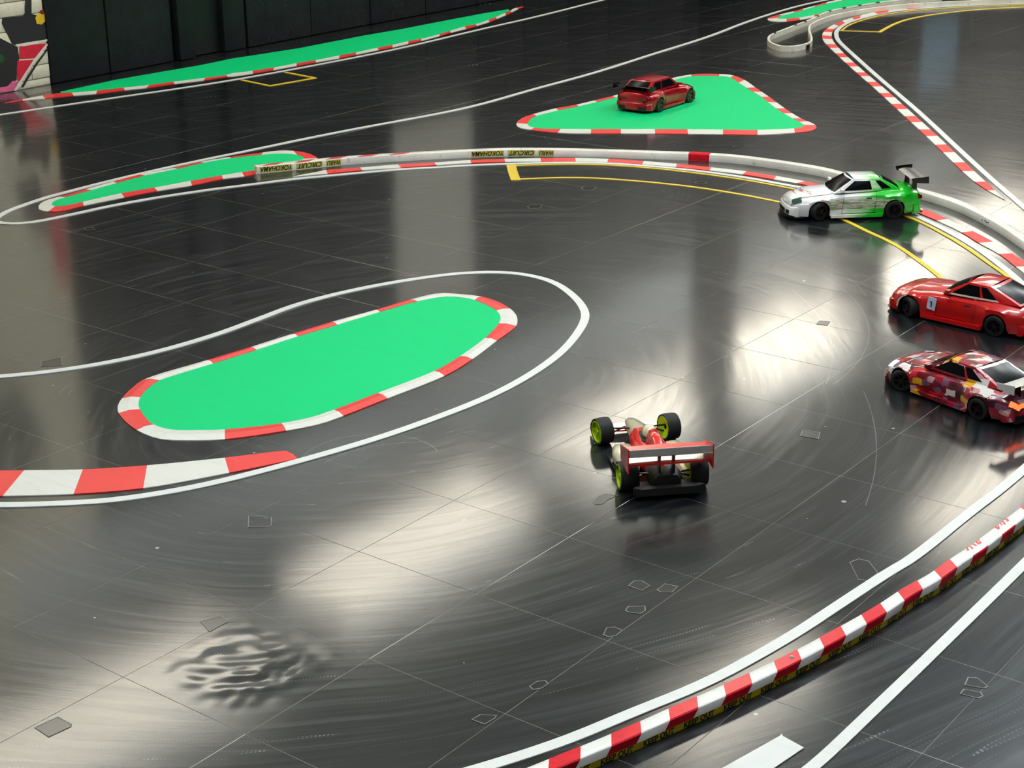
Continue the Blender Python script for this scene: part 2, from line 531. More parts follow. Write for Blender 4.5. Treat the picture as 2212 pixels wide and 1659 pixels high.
# black boards between the posts, joints every half metre
TOPB = 2.38
segs = [(3.19, 3.545, 0.0, 'wall_flat'), (3.551, 3.965, 0.004, 'wall_black'), (4.0, 4.105, 0.02, 'wall_flat'),
        (4.325, 4.478, 0.012, 'wall_flat')]
for y0, y1, d, m in segs: wallbox('wall_board', y0, y1, 0.004, TOPB, -0.05, d, m)
wallbox('wall_board', 3.965, 4.0, 0.004, TOPB, -0.06, -0.03, 'wall_deep'); wallbox('wall_board', 4.105, 4.325, 0.004, TOPB, -0.06, -0.025, 'wall_deep')
yy = 4.5
while yy < ROOM['y1'] - .2:
    wallbox('wall_board', yy + .004, min(yy + .496, ROOM['y1']), 0.004, TOPB, -0.05, 0.004 + rnd.uniform(-.003, .003), rnd.choice(['wall_black', 'wall_black', 'wall_flat']))
    yy += 0.5
# pale painted upper part of the wall and dark posts up to the ceiling
wallbox('upper_wall', 2.6, ROOM['y1'], TOPB, H, -0.05, -0.01, 'upper_wall', 0)
wallbox('upper_wall', ROOM['y0'], 2.6, TOPB, H, -0.05, -0.01, 'graf_cream', 0)
for n_, (y, d) in enumerate(((7.72, .24), (10.05, .3))):
    o = box('trim_%d' % (n_ + 1), (-2.95, y, H / 2), (d, d, H), 'wall_deep', bevel=.01); structure(o, 'dark square column near the black wall')
# painted block courses at the near end
courses = [0.0, 0.037, 0.102, 0.165, 0.28, 0.347, 0.414]
while courses[-1] < TOPB: courses.append(courses[-1] + 0.067)
for k, (z0, z1) in enumerate(zip(courses[:-1], courses[1:])):
    yb = 3.186
    first = True
    while yb > (1.9 if z0 < 0.6 else 2.4):
        w = 0.21 if not (first and k % 2) else 0.105
        first = False
        if z0 < 0.62: wallbox('block', yb - w + .003, yb, z0 + .0025, min(z1, TOPB) - .0025, -0.05, -0.012 + rnd.uniform(0, .003), 'graf_cream', 0.002)
        yb -= w
wallbox('mortar_backing', ROOM['y0'], 3.186, 0, 0.62, -0.055, -0.014, 'mortar', 0)
wallbox('block_wall_upper', ROOM['y0'], 3.186, 0.62, TOPB, -0.055, -0.01, 'graf_cream', 0)
wallbox('block_wall_lower', ROOM['y0'], 1.8, 0.0, 0.62, -0.055, -0.01, 'graf_cream', 0)

def mural(name, pts, mat, lift):
    """flat painted shape on the block wall, points as (y, z)"""
    bm = bmesh.new()
    x0, x1 = XW - 0.0105, XW - 0.0095 + lift
    a = [bm.verts.new((x0, y, z)) for y, z in pts]; b = [bm.verts.new((x1, y, z)) for y, z in pts]
    bm.faces.new(b)
    for i in range(len(pts)):
        j = (i + 1) % len(pts); bm.faces.new((a[i], a[j], b[j], b[i]))
    return mesh_obj(name, bm, mat, wl)
MUR = [
 ('mural_shape', [(3.091,0.421),(3.126,0.417),(3.117,0.347),(3.186,0.327),(3.192,0.219),(3.142,0.218),(3.074,0.219),(3.005,0.214),(2.986,0.222),(2.944,0.324),(2.951,0.349),(3.067,0.344),(3.08,0.357)], 'graf_black', .001),
 ('mural_shape', [(2.886,0.266),(2.925,0.258),(2.986,0.222),(3.017,0.204),(3.018,0.149),(2.997,0.096),(2.99,0.052),(2.932,0.027),(2.853,0.033)], 'graf_black', .001),
 ('mural_shape', [(3.027,0.208),(3.191,0.198),(3.121,0.137),(3.018,0.147)], 'graf_red', .0014),
 ('mural_shape', [(3.007,0.141),(3.111,0.13),(3.057,0.07),(3.015,0.043),(2.995,0.046),(2.996,0.096)], 'graf_red', .0014),
 ('mural_stripe', [(3.184,0.198),(3.198,0.195),(3.109,0.125),(3.038,0.056),(2.982,0.002),(2.966,0.004),(3.025,0.061),(3.099,0.132)], 'graf_white', .002),
 ('mural_stripe', [(3.006,0.218),(3.121,0.217),(3.19,0.218),(3.195,0.209),(3.133,0.205),(3.051,0.203),(3.011,0.208)], 'graf_white', .0022),
 ('mural_stripe', [(3.194,0.182),(3.197,0.175),(3.12,0.109),(3.053,0.043),(3.025,0.012),(3.011,0.013),(3.051,0.057),(3.115,0.118)], 'graf_black', .0017),
 ('mural_shape', [(2.853,0.031),(2.893,0.031),(2.932,0.029),(2.969,0.051),(2.995,0.04),(2.975,0.004),(2.916,0.005),(2.849,0.007)], 'graf_pink', .0016),
 ('mural_spot', [(3.136,0.328),(3.156,0.345),(3.181,0.353),(3.196,0.353),(3.192,0.304),(3.167,0.291),(3.14,0.298)], 'graf_yellow', .0016),
 ('mural_spot', [(3.16,0.35),(3.176,0.359),(3.192,0.358),(3.193,0.342),(3.176,0.337)], 'graf_brown', .002),
 ('mural_spot', [(2.876,0.19),(2.915,0.186),(2.93,0.175),(2.933,0.158),(2.922,0.143),(2.87,0.148)], 'graf_green', .0016),
 ('mural_shape', [(2.2,.6),(2.62,.56),(2.7,.8),(2.5,1.1),(2.2,1.0)], 'graf_black', .001),
 ('mural_shape', [(3.08,.55),(3.17,.52),(3.17,.98),(3.1,1.02)], 'graf_red', .0014),
 ('mural_shape', [(2.9,.45),(3.05,.43),(3.1,.75),(2.98,.7)], 'graf_black', .001),
 ('mural_shape', [(2.3,1.5),(2.8,1.45),(2.95,1.9),(2.5,2.1)], 'graf_black', .001),
]
for n_, pts, m, lf in MUR: mural(n_, pts, m, lf)
# out-of-view pale panels on the left wall, put in for their floor reflections
def reflect_panel(name, c, w, h, axis, mat):
    e = empty(name, c); structure(e)
    def b(nm, dy, dz, sy, sz, d, t, mt):
        if axis == 'x': box(nm, (d, dy, dz), (t, sy, sz), mt, e)
        else: box(nm, (dy, -d, dz), (sy, t, sz), mt, e)
    b('panel_face', 0, 0, w, h, .004, .008, mat)
    for s in (-1, 1):
        b('panel_frame', s * (w / 2 + .02), 0, .04, h + .08, .012, .03, 'frame_dark')
        b('panel_frame', 0, s * (h / 2 + .02), w, .04, .012, .03, 'frame_dark')
    return e
reflect_panel('reflect_panel_1', (XW + 0.01, 6.02, 1.3), 0.8, 1.3, 'x', 'panel_grey')

wb_ = box('wall_back', ((XW + ROOM['x1']) / 2, ROOM['y1'] + .1, H / 2), (ROOM['x1'] - XW + .4, .2, H), 'wall_dark'); structure(wb_)
wr_ = box('wall_right', (ROOM['x1'] + .1, (ROOM['y0'] + ROOM['y1']) / 2, H / 2), (.2, ROOM['y1'] - ROOM['y0'], H), 'wall_dark'); structure(wr_)
wf_ = box('wall_front', ((XW + ROOM['x1']) / 2, ROOM['y0'] - .1, H / 2), (ROOM['x1'] - XW + .4, .2, H), 'wall_dark'); structure(wf_)
reflect_panel('reflect_panel_2', (XW + 0.01, 13.75, 1.3), 0.9, 0.7, 'x', 'panel_blue')  # unseen blue panel, added for the bluish reflection on the floor

# ------------------------------------------------------------------ ceiling lights (warm rows read off floor reflections, neutral and dim rows added)
def lamp_material(name, col, strength):
    k = NT(name)
    k.b.inputs['Base Color'].default_value = (0.8, 0.8, 0.8, 1)
    k.b.inputs['Emission Color'].default_value = col
    k.b.inputs['Emission Strength'].default_value = strength
    return k.m
M['lamp'] = lamp_material('warm_white_diffuser', (1.0, 0.915, 0.76, 1), ROW_STRENGTH)
M['lamp_cool'] = lamp_material('added_neutral_diffuser', (0.95, 0.995, 1.0, 1), MAIN_STRENGTH)
M['lamp_body'] = simple('white_lamp_housing', srgb(220, 220, 216), 0.5)
def ceiling_light(x, y, w, l, mat, label):
    e = empty('ceiling_light', (x, y, H - 0.14)); tag(e, label, 'light', 'ceiling light fittings')
    box('diffuser', (0, 0, 0), (w, l, 0.05), mat, e)
    box('housing', (0, 0, 0.04), (w * .3, l, 0.03), 'lamp_body', e)
    for s in (-1, 1):
        box('end_cap', (0, s * (l / 2 + .01), 0.01), (w + .02, .02, .08), 'lamp_body', e)
        box('hanger', (0, s * l * .35, .0975), (.02, .02, .085), 'lamp_body', e)
M['lamp_fill'] = lamp_material('added_fill_diffuser', (0.97, 0.99, 1.0, 1), FILL_STRENGTH)
ORD = ('first', 'second', 'third', 'fourth', 'fifth', 'sixth', 'seventh')
for n_, (y, l) in enumerate(((2.45, 1.8), (4.75, 1.75), (7.05, 1.6), (9.05, 1.85), (11.25, 1.9), (13.4, 1.6))):
    ceiling_light(-3.2, y, 0.75 if n_ == 3 else 0.55, l, 'lamp', '%s warm white ceiling light along the black wall, counted from the mural' % ORD[n_])
for n_, (y, l) in enumerate(((1.6, .9), (4.4, 1.3), (7.5, 1.8), (10.5, 1.2))):
    ceiling_light(-0.8, y, 0.36, l, 'lamp', '%s narrow ceiling light over the middle of the track, counted from the camera' % ORD[n_])
for n_, y in enumerate((-1.6, 0.2, 2.0, 3.8, 5.6, 7.4, 9.2)):  # unseen row added to light the track; its floor reflections fall out of frame
    ceiling_light(0.95, y, 0.3, 1.3, 'lamp_cool', '%s added bright ceiling light above the foreground barrier, counted from the camera' % ORD[n_])
for n_, y in enumerate((-1.5, 1.5, 4.5)):  # unseen fill row added to brighten the outer face of the front rail
    ceiling_light(3.5, y, 0.4, 1.3, 'lamp_fill', '%s added dim fill light on the spectator side, counted from the camera' % ORD[n_])

# ------------------------------------------------------------------ painted track markings
ZG, ZK, ZL, ZY = 0.0016, 0.0024, 0.0022, 0.0018
def island(label, outer, inner, divs, first, green=None, closed=True, ridge=0.0):
    c = centre_of(outer)
    e = tag(empty('green_island', (c[0], c[1], 0)), label, 'track island')
    lo, li = local(outer, c), local(inner, c)
    gpoly = smooth_path(local(green, c), True, 0.05) if green else smooth_path(li, True, 0.03)
    prism('green_paint', gpoly, -0.0004, ZG, 'green', e)
    kerb(e, lo, li, [(local([a], c)[0], local([b], c)[0]) for a, b in divs], first, closed, -0.0004, ZK, ridge)
    return e

def pairs(A): return list(zip(A[0::2], A[1::2]))

# the long oval island in the foreground
island('large oval green island with a chunky red and white kerb in the left foreground',
 [(-0.3529,1.6994),(-0.2963,1.7264),(-0.2331,1.7446),(-0.1653,1.7342),(-0.0994,1.7053),(-0.0478,1.6679),(-0.0138,1.6296),(0.0124,1.5869),(0.0443,1.4599),(0.0817,1.3088),(0.1023,1.1704),(0.09,0.9631),(0.0809,0.8151),(0.0718,0.745),(0.036,0.6656),(-0.0419,0.5445),(-0.0995,0.4938),(-0.1612,0.4573),(-0.2485,0.4597),(-0.3666,0.5037),(-0.4107,0.5372),(-0.4443,0.58),(-0.4797,0.6432),(-0.5009,0.6991),(-0.4777,0.8945),(-0.4605,1.0322),(-0.4465,1.1755),(-0.429,1.3174),(-0.4025,1.466),(-0.3841,1.6007)],
 [(-0.3179,1.6836),(-0.2782,1.704),(-0.229,1.7071),(-0.1631,1.6882),(-0.117,1.6667),(-0.0749,1.6307),(-0.0432,1.5836),(0.0038,1.461),(0.0413,1.3059),(0.0587,1.1805),(0.0463,0.9781),(0.036,0.8325),(0.0254,0.7619),(-0.0055,0.6922),(-0.0855,0.5857),(-0.1373,0.5426),(-0.1824,0.5115),(-0.2454,0.5064),(-0.3272,0.5417),(-0.3695,0.5672),(-0.4111,0.6081),(-0.4467,0.6672),(-0.4648,0.7171),(-0.4636,0.7469),(-0.4468,0.882),(-0.4309,1.0264),(-0.419,1.1716),(-0.3995,1.3065),(-0.3793,1.4646),(-0.3564,1.5992)],
 pairs([(-0.4763,0.8933),(-0.4471,0.884),(-0.4605,1.0322),(-0.4304,1.0268),(-0.445,1.1766),(-0.4185,1.172),(-0.429,1.3174),(-0.3979,1.3076),(-0.4055,1.4664),(-0.3779,1.4631),(-0.3852,1.5999),(-0.3534,1.5987),(-0.2331,1.7446),(-0.229,1.7071),(-0.0969,1.7019),(-0.117,1.6667),(0.012,1.5915),(-0.0397,1.5812),(0.0446,1.4625),(0.0023,1.4599),(0.0817,1.3088),(0.0376,1.3077),(0.1034,1.1691),(0.0557,1.1804),(0.089,0.9643),(0.0449,0.9771),(0.0809,0.8151),(0.0348,0.8297),(0.035,0.6666),(-0.0055,0.6922),(-0.0419,0.5445),(-0.0855,0.5857),(-0.2507,0.4616),(-0.2454,0.5064),(-0.3701,0.5067),(-0.3508,0.5525),(-0.4406,0.5769),(-0.4115,0.6078),(-0.4996,0.698),(-0.4648,0.7171)]),
 'r', ridge=0.003)

# triangular island the parked car stands on
island('triangular green island with a thin red and white border under the parked car',
 [(-1.6274,3.7429),(-1.6542,3.7888),(-1.6833,3.8731),(-1.6887,3.9394),(-1.6832,4.1051),(-1.6553,4.2268),(-1.6448,4.3583),(-1.6341,4.493),(-1.653,4.7657),(-1.6521,5.0418),(-1.6271,5.1617),(-1.5794,5.2252),(-1.5189,5.2512),(-1.4813,5.2655),(-1.4357,5.2547),(-1.3389,5.1859),(-1.2017,5.048),(-1.032,4.8786),(-0.8436,4.6843),(-0.6834,4.5326),(-0.5939,4.4687),(-0.5567,4.4313),(-0.5321,4.3804),(-0.5295,4.3263),(-0.5658,4.2621),(-0.6729,4.1378),(-0.796,4.0655),(-0.9193,3.9876),(-1.032,3.9144),(-1.1496,3.835),(-1.2524,3.7632),(-1.3746,3.6973),(-1.5024,3.678),(-1.5707,3.6872)],
 [(-1.5796,3.7587),(-1.6099,3.8049),(-1.6415,3.8721),(-1.6525,3.9249),(-1.6474,4.0733),(-1.6254,4.2025),(-1.6146,4.3331),(-1.6035,4.4669),(-1.6183,4.7326),(-1.6195,5.0005),(-1.6015,5.1257),(-1.5531,5.1818),(-1.493,5.2078),(-1.4627,5.2172),(-1.4244,5.2019),(-1.3247,5.1073),(-1.2263,5.0133),(-1.0607,4.8587),(-0.8755,4.6622),(-0.7123,4.5125),(-0.6098,4.423),(-0.5945,4.3821),(-0.6103,4.3343),(-0.719,4.2191),(-0.8414,4.1421),(-0.9651,4.0614),(-1.0791,3.9875),(-1.1969,3.9053),(-1.3009,3.8328),(-1.4098,3.7625),(-1.4984,3.7176),(-1.5485,3.7313)],
 pairs([(-1.6332,3.7505),(-1.5825,3.7626),(-1.6896,3.9449),(-1.651,3.9229),(-1.6811,4.1066),(-1.6468,4.0769),(-1.6545,4.2274),(-1.6245,4.2031),(-1.6439,4.3523),(-1.6154,4.3325),(-1.6331,4.4868),(-1.6044,4.4663),(-1.6505,4.7318),(-1.6177,4.7118),(-1.6561,4.9643),(-1.6223,4.932),(-1.6261,5.1623),(-1.6015,5.1257),(-1.5203,5.2502),(-1.493,5.2078),(-1.4387,5.2564),(-1.4289,5.2063),(-1.3404,5.1885),(-1.3252,5.107),(-1.2017,5.048),(-1.2263,5.0133),(-1.1166,4.9631),(-1.1544,4.9474),(-1.0334,4.881),(-1.0621,4.8612),(-0.9407,4.7799),(-0.9798,4.7692),(-0.8436,4.6843),(-0.8755,4.6622),(-0.7687,4.606),(-0.7949,4.5848),(-0.6834,4.5326),(-0.7123,4.5125),(-0.6343,4.4929),(-0.6509,4.4668),(-0.5668,4.4443),(-0.6098,4.423),(-0.5658,4.2621),(-0.6103,4.3343),(-0.6729,4.1378),(-0.719,4.2191),(-0.796,4.0655),(-0.8402,4.1429),(-0.9173,3.989),(-0.9651,4.0614),(-1.032,3.9144),(-1.0799,3.9869),(-1.1496,3.835),(-1.1969,3.9053),(-1.2524,3.7632),(-1.2997,3.8336),(-1.3746,3.6973),(-1.4078,3.7639),(-1.501,3.6762),(-1.514,3.7181)]),
 'r')

# slim island behind the far barrier end
island('slim pointed green island beside the upturned lettering of the white barrier',
 [(-2.1537,1.6429),(-2.1905,1.6823),(-2.2101,1.7268),(-2.2118,1.7847),(-2.2231,1.9094),(-2.2313,2.0467),(-2.2369,2.1785),(-2.2136,2.3252),(-2.2031,2.4638),(-2.1747,2.5813),(-2.1247,2.7161),(-2.0915,2.7813),(-2.0399,2.8105),(-1.9717,2.8131),(-1.9127,2.7926),(-1.8678,2.7665),(-1.8457,2.7318),(-1.8549,2.6657),(-1.8748,2.5639),(-1.8844,2.4459),(-1.8925,2.3872),(-1.9288,2.3153),(-1.9486,2.1804),(-1.9877,2.0468),(-2.0147,1.913),(-2.039,1.7515),(-2.0442,1.6455),(-2.0763,1.6227),(-2.1114,1.6191)],
 [(-2.1518,1.6988),(-2.1795,1.7345),(-2.19,1.7888),(-2.1952,1.9087),(-2.2044,2.0355),(-2.2099,2.1787),(-2.1924,2.3241),(-2.1847,2.4568),(-2.1572,2.5732),(-2.098,2.6899),(-2.0547,2.7445),(-1.9976,2.7673),(-1.9543,2.7634),(-1.918,2.7414),(-1.9022,2.7188),(-1.9053,2.6732),(-1.9134,2.5853),(-1.9258,2.4863),(-1.9471,2.4332),(-1.9702,2.3478),(-2.0019,2.2209),(-2.0343,2.0723),(-2.0673,1.9442),(-2.0825,1.7811),(-2.0892,1.7158),(-2.1132,1.6825)],
 pairs([(-2.2123,1.7815),(-2.19,1.7888),(-2.2212,1.9078),(-2.1957,1.9112),(-2.2328,2.0456),(-2.2049,2.0382),(-2.2344,2.1802),(-2.2094,2.179),(-2.2131,2.3288),(-2.1914,2.3248),(-2.2052,2.4557),(-2.1837,2.4575),(-2.1747,2.5813),(-2.1577,2.5763),(-2.1221,2.718),(-2.1006,2.6881),(-2.0426,2.8087),(-1.9822,2.7678),(-1.8716,2.7706),(-1.9123,2.7319),(-1.8672,2.6081),(-1.9078,2.6318),(-1.8806,2.5182),(-1.9197,2.5485),(-1.8844,2.4459),(-1.9264,2.4827),(-1.8918,2.3907),(-1.9476,2.4328),(-1.9278,2.316),(-1.9711,2.3503),(-1.9496,2.1797),(-2.0024,2.2206),(-1.9877,2.0468),(-2.0343,2.0723),(-2.0133,1.914),(-2.0668,1.9445),(-2.0395,1.7512),(-2.0825,1.7811),(-2.0749,1.6237),(-2.1118,1.6835)]),
 'r')

# long run-off along the black wall, kerb on one side only
A = [(-3.8452,2.7554),(-3.8287,2.8411),(-3.7842,2.9335),(-3.7257,3.0572),(-3.6754,3.1481),(-3.6364,3.2856),(-3.5943,3.3872),(-3.5609,3.5359),(-3.5124,3.6825),(-3.4896,3.8176)] + [(-3.4757,3.8322),(-3.45,3.9567),(-3.4343,4.0821),(-3.4235,4.2362),(-3.412,4.3763),(-3.3972,4.5279),(-3.4021,4.6696),(-3.4006,4.8454),(-3.3965,4.9542),(-3.4041,5.0912),(-3.4121,5.2172),(-3.4328,5.3949),(-3.4602,5.5296),(-3.473,5.678),(-3.4944,5.809),(-3.5285,5.9746),(-3.5679,6.1013),(-3.615,6.2433),(-3.6591,6.3662),(-3.7156,6.5107),(-3.7437,6.5982)]
B = [(-3.8545,2.7624),(-3.8522,2.859),(-3.8493,2.9718),(-3.8288,3.0635),(-3.7849,3.108),(-3.7345,3.2001),(-3.6861,3.324),(-3.6393,3.4373),(-3.6061,3.5649),(-3.5553,3.726),(-3.5223,3.8422)] + [(-3.5375,3.891),(-3.5017,4.0013),(-3.4814,4.1316),(-3.4733,4.292),(-3.4567,4.413),(-3.4538,4.5899),(-3.447,4.7161),(-3.4523,4.8897),(-3.4463,5.0081),(-3.459,5.1576),(-3.4516,5.2608),(-3.473,5.4402),(-3.4972,5.564),(-3.5354,5.7506),(-3.5341,5.8524),(-3.5789,6.029),(-3.6082,6.1317),(-3.67,6.3078),(-3.7017,6.398),(-3.7528,6.5301),(-3.7491,6.6036)]
DV = pairs([(-3.8287,2.8445),(-3.8546,2.8608),(-3.7843,2.9369),(-3.8498,2.9715),(-3.7257,3.0572),(-3.7908,3.0968),(-3.675,3.1484),(-3.7321,3.2017),(-3.6341,3.2873),(-3.6861,3.324),(-3.5934,3.3879),(-3.6379,3.442),(-3.56,3.5365),(-3.6052,3.5656),(-3.5124,3.6825),(-3.5553,3.7298),(-3.4886,3.8183),(-3.5213,3.8429)]) + pairs([(-3.45,3.9567),(-3.5017,4.0013),(-3.4343,4.0821),(-3.4835,4.136),(-3.4213,4.2377),(-3.4747,4.291),(-3.4099,4.3716),(-3.456,4.4135),(-3.395,4.5294),(-3.4559,4.5947),(-3.3992,4.6651),(-3.447,4.7161),(-3.4006,4.8454),(-3.4523,4.8897),(-3.3973,4.9537),(-3.4455,5.0086),(-3.4018,5.0927),(-3.4605,5.1565),(-3.4099,5.2117),(-3.4516,5.2608),(-3.4312,5.3959),(-3.4769,5.4449),(-3.4602,5.5296),(-3.4996,5.5699),(-3.4753,5.684),(-3.5371,5.7495),(-3.4952,5.8085),(-3.5341,5.8524),(-3.5276,5.9751),(-3.5789,6.029),(-3.5654,6.0948),(-3.6107,6.1382),(-3.6176,6.2499),(-3.6709,6.3072),(-3.6573,6.3588),(-3.7052,6.4043),(-3.7121,6.5042),(-3.7528,6.5301)])
GR = B[3:-2] + list(reversed([(-3.8601,3.0847),(-3.8863,3.4525),(-3.8701,3.703),(-3.8507,3.9622)] + [(-3.8614,4.1992),(-3.8016,4.6395),(-3.8024,5.1818),(-3.782,5.4476),(-3.7799,5.9027),(-3.7754,6.2206),(-3.7564,6.4573)]))
def wall_island():
    c = centre_of(A)
    e = tag(empty('green_island', (c[0], c[1], 0)), 'long thin green run-off strip running along the foot of the black wall', 'track island')
    prism('green_paint', local(GR, c), -0.0004, ZG, 'green', e)
    kerb(e, local(A, c), local(B, c), [(local([a], c)[0], local([b], c)[0]) for a, b in DV], 'r', False, -0.0004, ZK)
wall_island()

# island cut off by the top edge, behind the looped barrier
island('green island partly out of view at the top behind the looped white barrier',
 [(-2.2235,6.9912),(-2.2441,7.0616),(-2.2477,7.1959),(-2.245,7.3432),(-2.2481,7.4898),(-2.2531,7.6506),(-2.2606,7.8201),(-2.2475,8.0011),(-2.1708,8.2747),(-1.9551,8.6877),(-1.7434,8.7581),(-1.6761,8.6006),(-1.8539,8.2868),(-1.9444,7.9729),(-1.991,7.7451),(-2.0228,7.4969),(-2.0299,7.3297),(-2.0272,7.2064),(-2.0505,7.0625),(-2.0797,6.9606),(-2.1359,6.923),(-2.1891,6.9422)],
 [(-2.1945,7.0498),(-2.2126,7.1393),(-2.2152,7.3103),(-2.2198,7.4368),(-2.228,7.5877),(-2.2292,7.7594),(-2.2134,7.9338),(-2.1415,8.2145),(-1.9265,8.6241),(-1.7581,8.6805),(-1.7265,8.6073),(-1.8813,8.3468),(-1.9764,8.0397),(-2.0229,7.8094),(-2.0544,7.5587),(-2.0656,7.3983),(-2.067,7.282),(-2.0902,7.1362),(-2.1304,7.0535),(-2.1622,7.0266)],
 pairs([(-2.2235,6.9912),(-2.1945,7.0498),(-2.2471,7.1734),(-2.2143,7.1495),(-2.245,7.3432),(-2.2141,7.3111),(-2.2469,7.4726),(-2.2204,7.4305),(-2.2537,7.6441),(-2.228,7.5877),(-2.2612,7.8134),(-2.2298,7.7527),(-2.2481,7.9942),(-2.2134,7.9338),(-2.2131,8.1279),(-2.1808,8.071),(-2.0299,7.3297),(-2.0656,7.3983),(-2.0272,7.2064),(-2.067,7.282),(-2.0499,7.0685),(-2.0902,7.1362),(-2.0797,6.9606),(-2.1304,7.0535)]),
 'r')

def open_kerb(label, A, B, divs, first, z1=ZK):
    c = centre_of(A)
    e = tag(empty('painted_kerb', (c[0], c[1], 0)), label, 'kerb')
    kerb(e, local(A, c), local(B, c), [(local([a], c)[0], local([b], c)[0]) for a, b in divs], first, False, -0.0004, z1)
    return e
# wide kerb at the left edge of the photo
open_kerb('wide flat red and white kerb below the oval island at the left edge',
 [(-0.4253,0.0468),(-0.3135,0.1206),(-0.2711,0.1536),(-0.1688,0.2345),(-0.0703,0.3349),(0.0388,0.468),(0.1219,0.5779),(0.1325,0.5804),(0.1745,0.5621)],
 [(-0.3411,-0.07),(-0.2476,-0.0033),(-0.1952,0.0407),(-0.1389,0.0858),(-0.0797,0.1376),(0.0181,0.2472),(0.1084,0.4155),(0.1426,0.4877),(0.1751,0.5605)],
 pairs([(-0.3792,0.0755),(-0.3174,-0.0535),(-0.2711,0.1536),(-0.1952,0.0407),(-0.1688,0.2345),(-0.0797,0.1376),(-0.0703,0.3349),(0.0181,0.2472),(0.0388,0.468),(0.1084,0.4155)]), 'w')
# kerb that follows the inside of the far barrier
open_kerb('long red and white kerb curving along the inside of the white lettered barrier',
 [(-1.7314,2.4902),(-1.7034,2.5442),(-1.6621,2.605),(-1.5904,2.7224),(-1.497,2.8384),(-1.4118,2.949),(-1.3241,3.0559),(-1.2291,3.147)] + [(-1.1168,3.229),(-1.0065,3.3097),(-0.8999,3.3695),(-0.7698,3.4189),(-0.6398,3.4539),(-0.5068,3.4803),(-0.3719,3.4978),(-0.239,3.4959),(-0.1436,3.4917)] + [(0.1451,3.4558),(0.2849,3.4138),(0.3949,3.3584),(0.491,3.2991),(0.6183,3.2074),(0.7129,3.1214),(0.8144,3.0383),(0.9098,2.9351),(1.0179,2.8166)],
 [(-1.7338,2.4942),(-1.7324,2.5266),(-1.7161,2.5814),(-1.7054,2.6443),(-1.6265,2.7471),(-1.5417,2.8726),(-1.4465,2.9789),(-1.3587,3.0925),(-1.2607,3.186)] + [(-1.1531,3.2771),(-1.0437,3.3571),(-0.9291,3.4191),(-0.7959,3.4669),(-0.666,3.5009),(-0.5264,3.5279),(-0.3858,3.5482),(-0.2581,3.5469),(-0.1308,3.5364)] + [(0.1726,3.4862),(0.2886,3.4562),(0.3889,3.4158),(0.5096,3.3395),(0.6408,3.2434),(0.744,3.1616),(0.8438,3.0679),(0.9471,2.969),(1.0467,2.8662)],
 pairs([(-1.6621,2.605),(-1.7047,2.6419),(-1.59,2.7228),(-1.6265,2.7471),(-1.497,2.8384),(-1.5417,2.8726),(-1.4109,2.9496),(-1.4469,2.9786),(-1.3241,3.0559),(-1.3591,3.0922),(-1.2286,3.1473),(-1.2612,3.1857)] + [(-1.1168,3.229),(-1.1536,3.2768),(-1.0065,3.3097),(-1.0437,3.3571),(-0.9004,3.3691),(-0.9286,3.4195),(-0.7703,3.4186),(-0.7954,3.4673),(-0.6407,3.4533),(-0.6655,3.5012),(-0.5072,3.48),(-0.5264,3.5279),(-0.3724,3.4975),(-0.3863,3.5479),(-0.2395,3.4956),(-0.2576,3.5473),(-0.1436,3.4917),(-0.1312,3.5361)] + [(0.2668,3.4208),(0.2713,3.4614),(0.3949,3.3584),(0.3889,3.4158),(0.491,3.2991),(0.5089,3.339),(0.6183,3.2074),(0.6404,3.2431),(0.7129,3.1214),(0.7436,3.1613),(0.8144,3.0383),(0.8434,3.0676),(0.9098,2.9351),(0.9471,2.969)]), 'w')
# kerb sweeping down the right side
KL = [(-1.2554,8.7078),(-1.3982,8.5109),(-1.4704,8.3618),(-1.5605,8.2583),(-1.6263,8.1277),(-1.7166,8.0064),(-1.759,7.8809),(-1.8104,7.7447),(-1.8283,7.5796),(-1.8362,7.4245),(-1.8379,7.3047),(-1.8256,7.158),(-1.8062,7.0089),(-1.7688,6.8448),(-1.7256,6.7253),(-1.6744,6.6148),(-1.6144,6.5039),(-1.5391,6.3931)] + [(-1.5066,6.3559),(-1.4344,6.2587),(-1.33,6.1192),(-1.2565,6.0194),(-1.1606,5.8949),(-1.0906,5.8054),(-0.9891,5.6733),(-0.927,5.5904),(-0.8301,5.474),(-0.7581,5.3776),(-0.6574,5.2519),(-0.5958,5.1642),(-0.501,5.0436),(-0.4311,4.9456),(-0.3347,4.8296),(-0.2611,4.7242),(-0.1733,4.6123),(-0.0948,4.5081),(0.0051,4.3792),(0.0848,4.2665),(0.1887,4.1289),(0.2739,4.0145),(0.3722,3.8809),(0.4513,3.7735),(0.5668,3.6985)]
KR = [(-1.22,8.6159),(-1.3718,8.4271),(-1.4411,8.3062),(-1.5249,8.158),(-1.6017,8.0581),(-1.6597,7.8867),(-1.7159,7.8016),(-1.7557,7.6221),(-1.787,7.526),(-1.7799,7.3156),(-1.7923,7.2407),(-1.7767,7.0984),(-1.7626,6.9744),(-1.7221,6.8452),(-1.6748,6.7393),(-1.6131,6.6167),(-1.5586,6.5176),(-1.5033,6.4361)] + [(-1.4655,6.3837),(-1.4002,6.282),(-1.2916,6.1453),(-1.2234,6.0419),(-1.122,5.9213),(-1.0571,5.8283),(-0.9509,5.6995),(-0.8923,5.6142),(-0.7917,5.5004),(-0.7245,5.4007),(-0.6174,5.2796),(-0.5575,5.1907),(-0.4648,5.078),(-0.3959,4.976),(-0.2979,4.8581),(-0.2273,4.7562),(-0.1324,4.6408),(-0.0586,4.5386),(0.0392,4.4131),(0.1206,4.2964),(0.2229,4.1598),(0.3079,4.0385),(0.4089,3.911),(0.4876,3.8072),(0.5693,3.6964)]
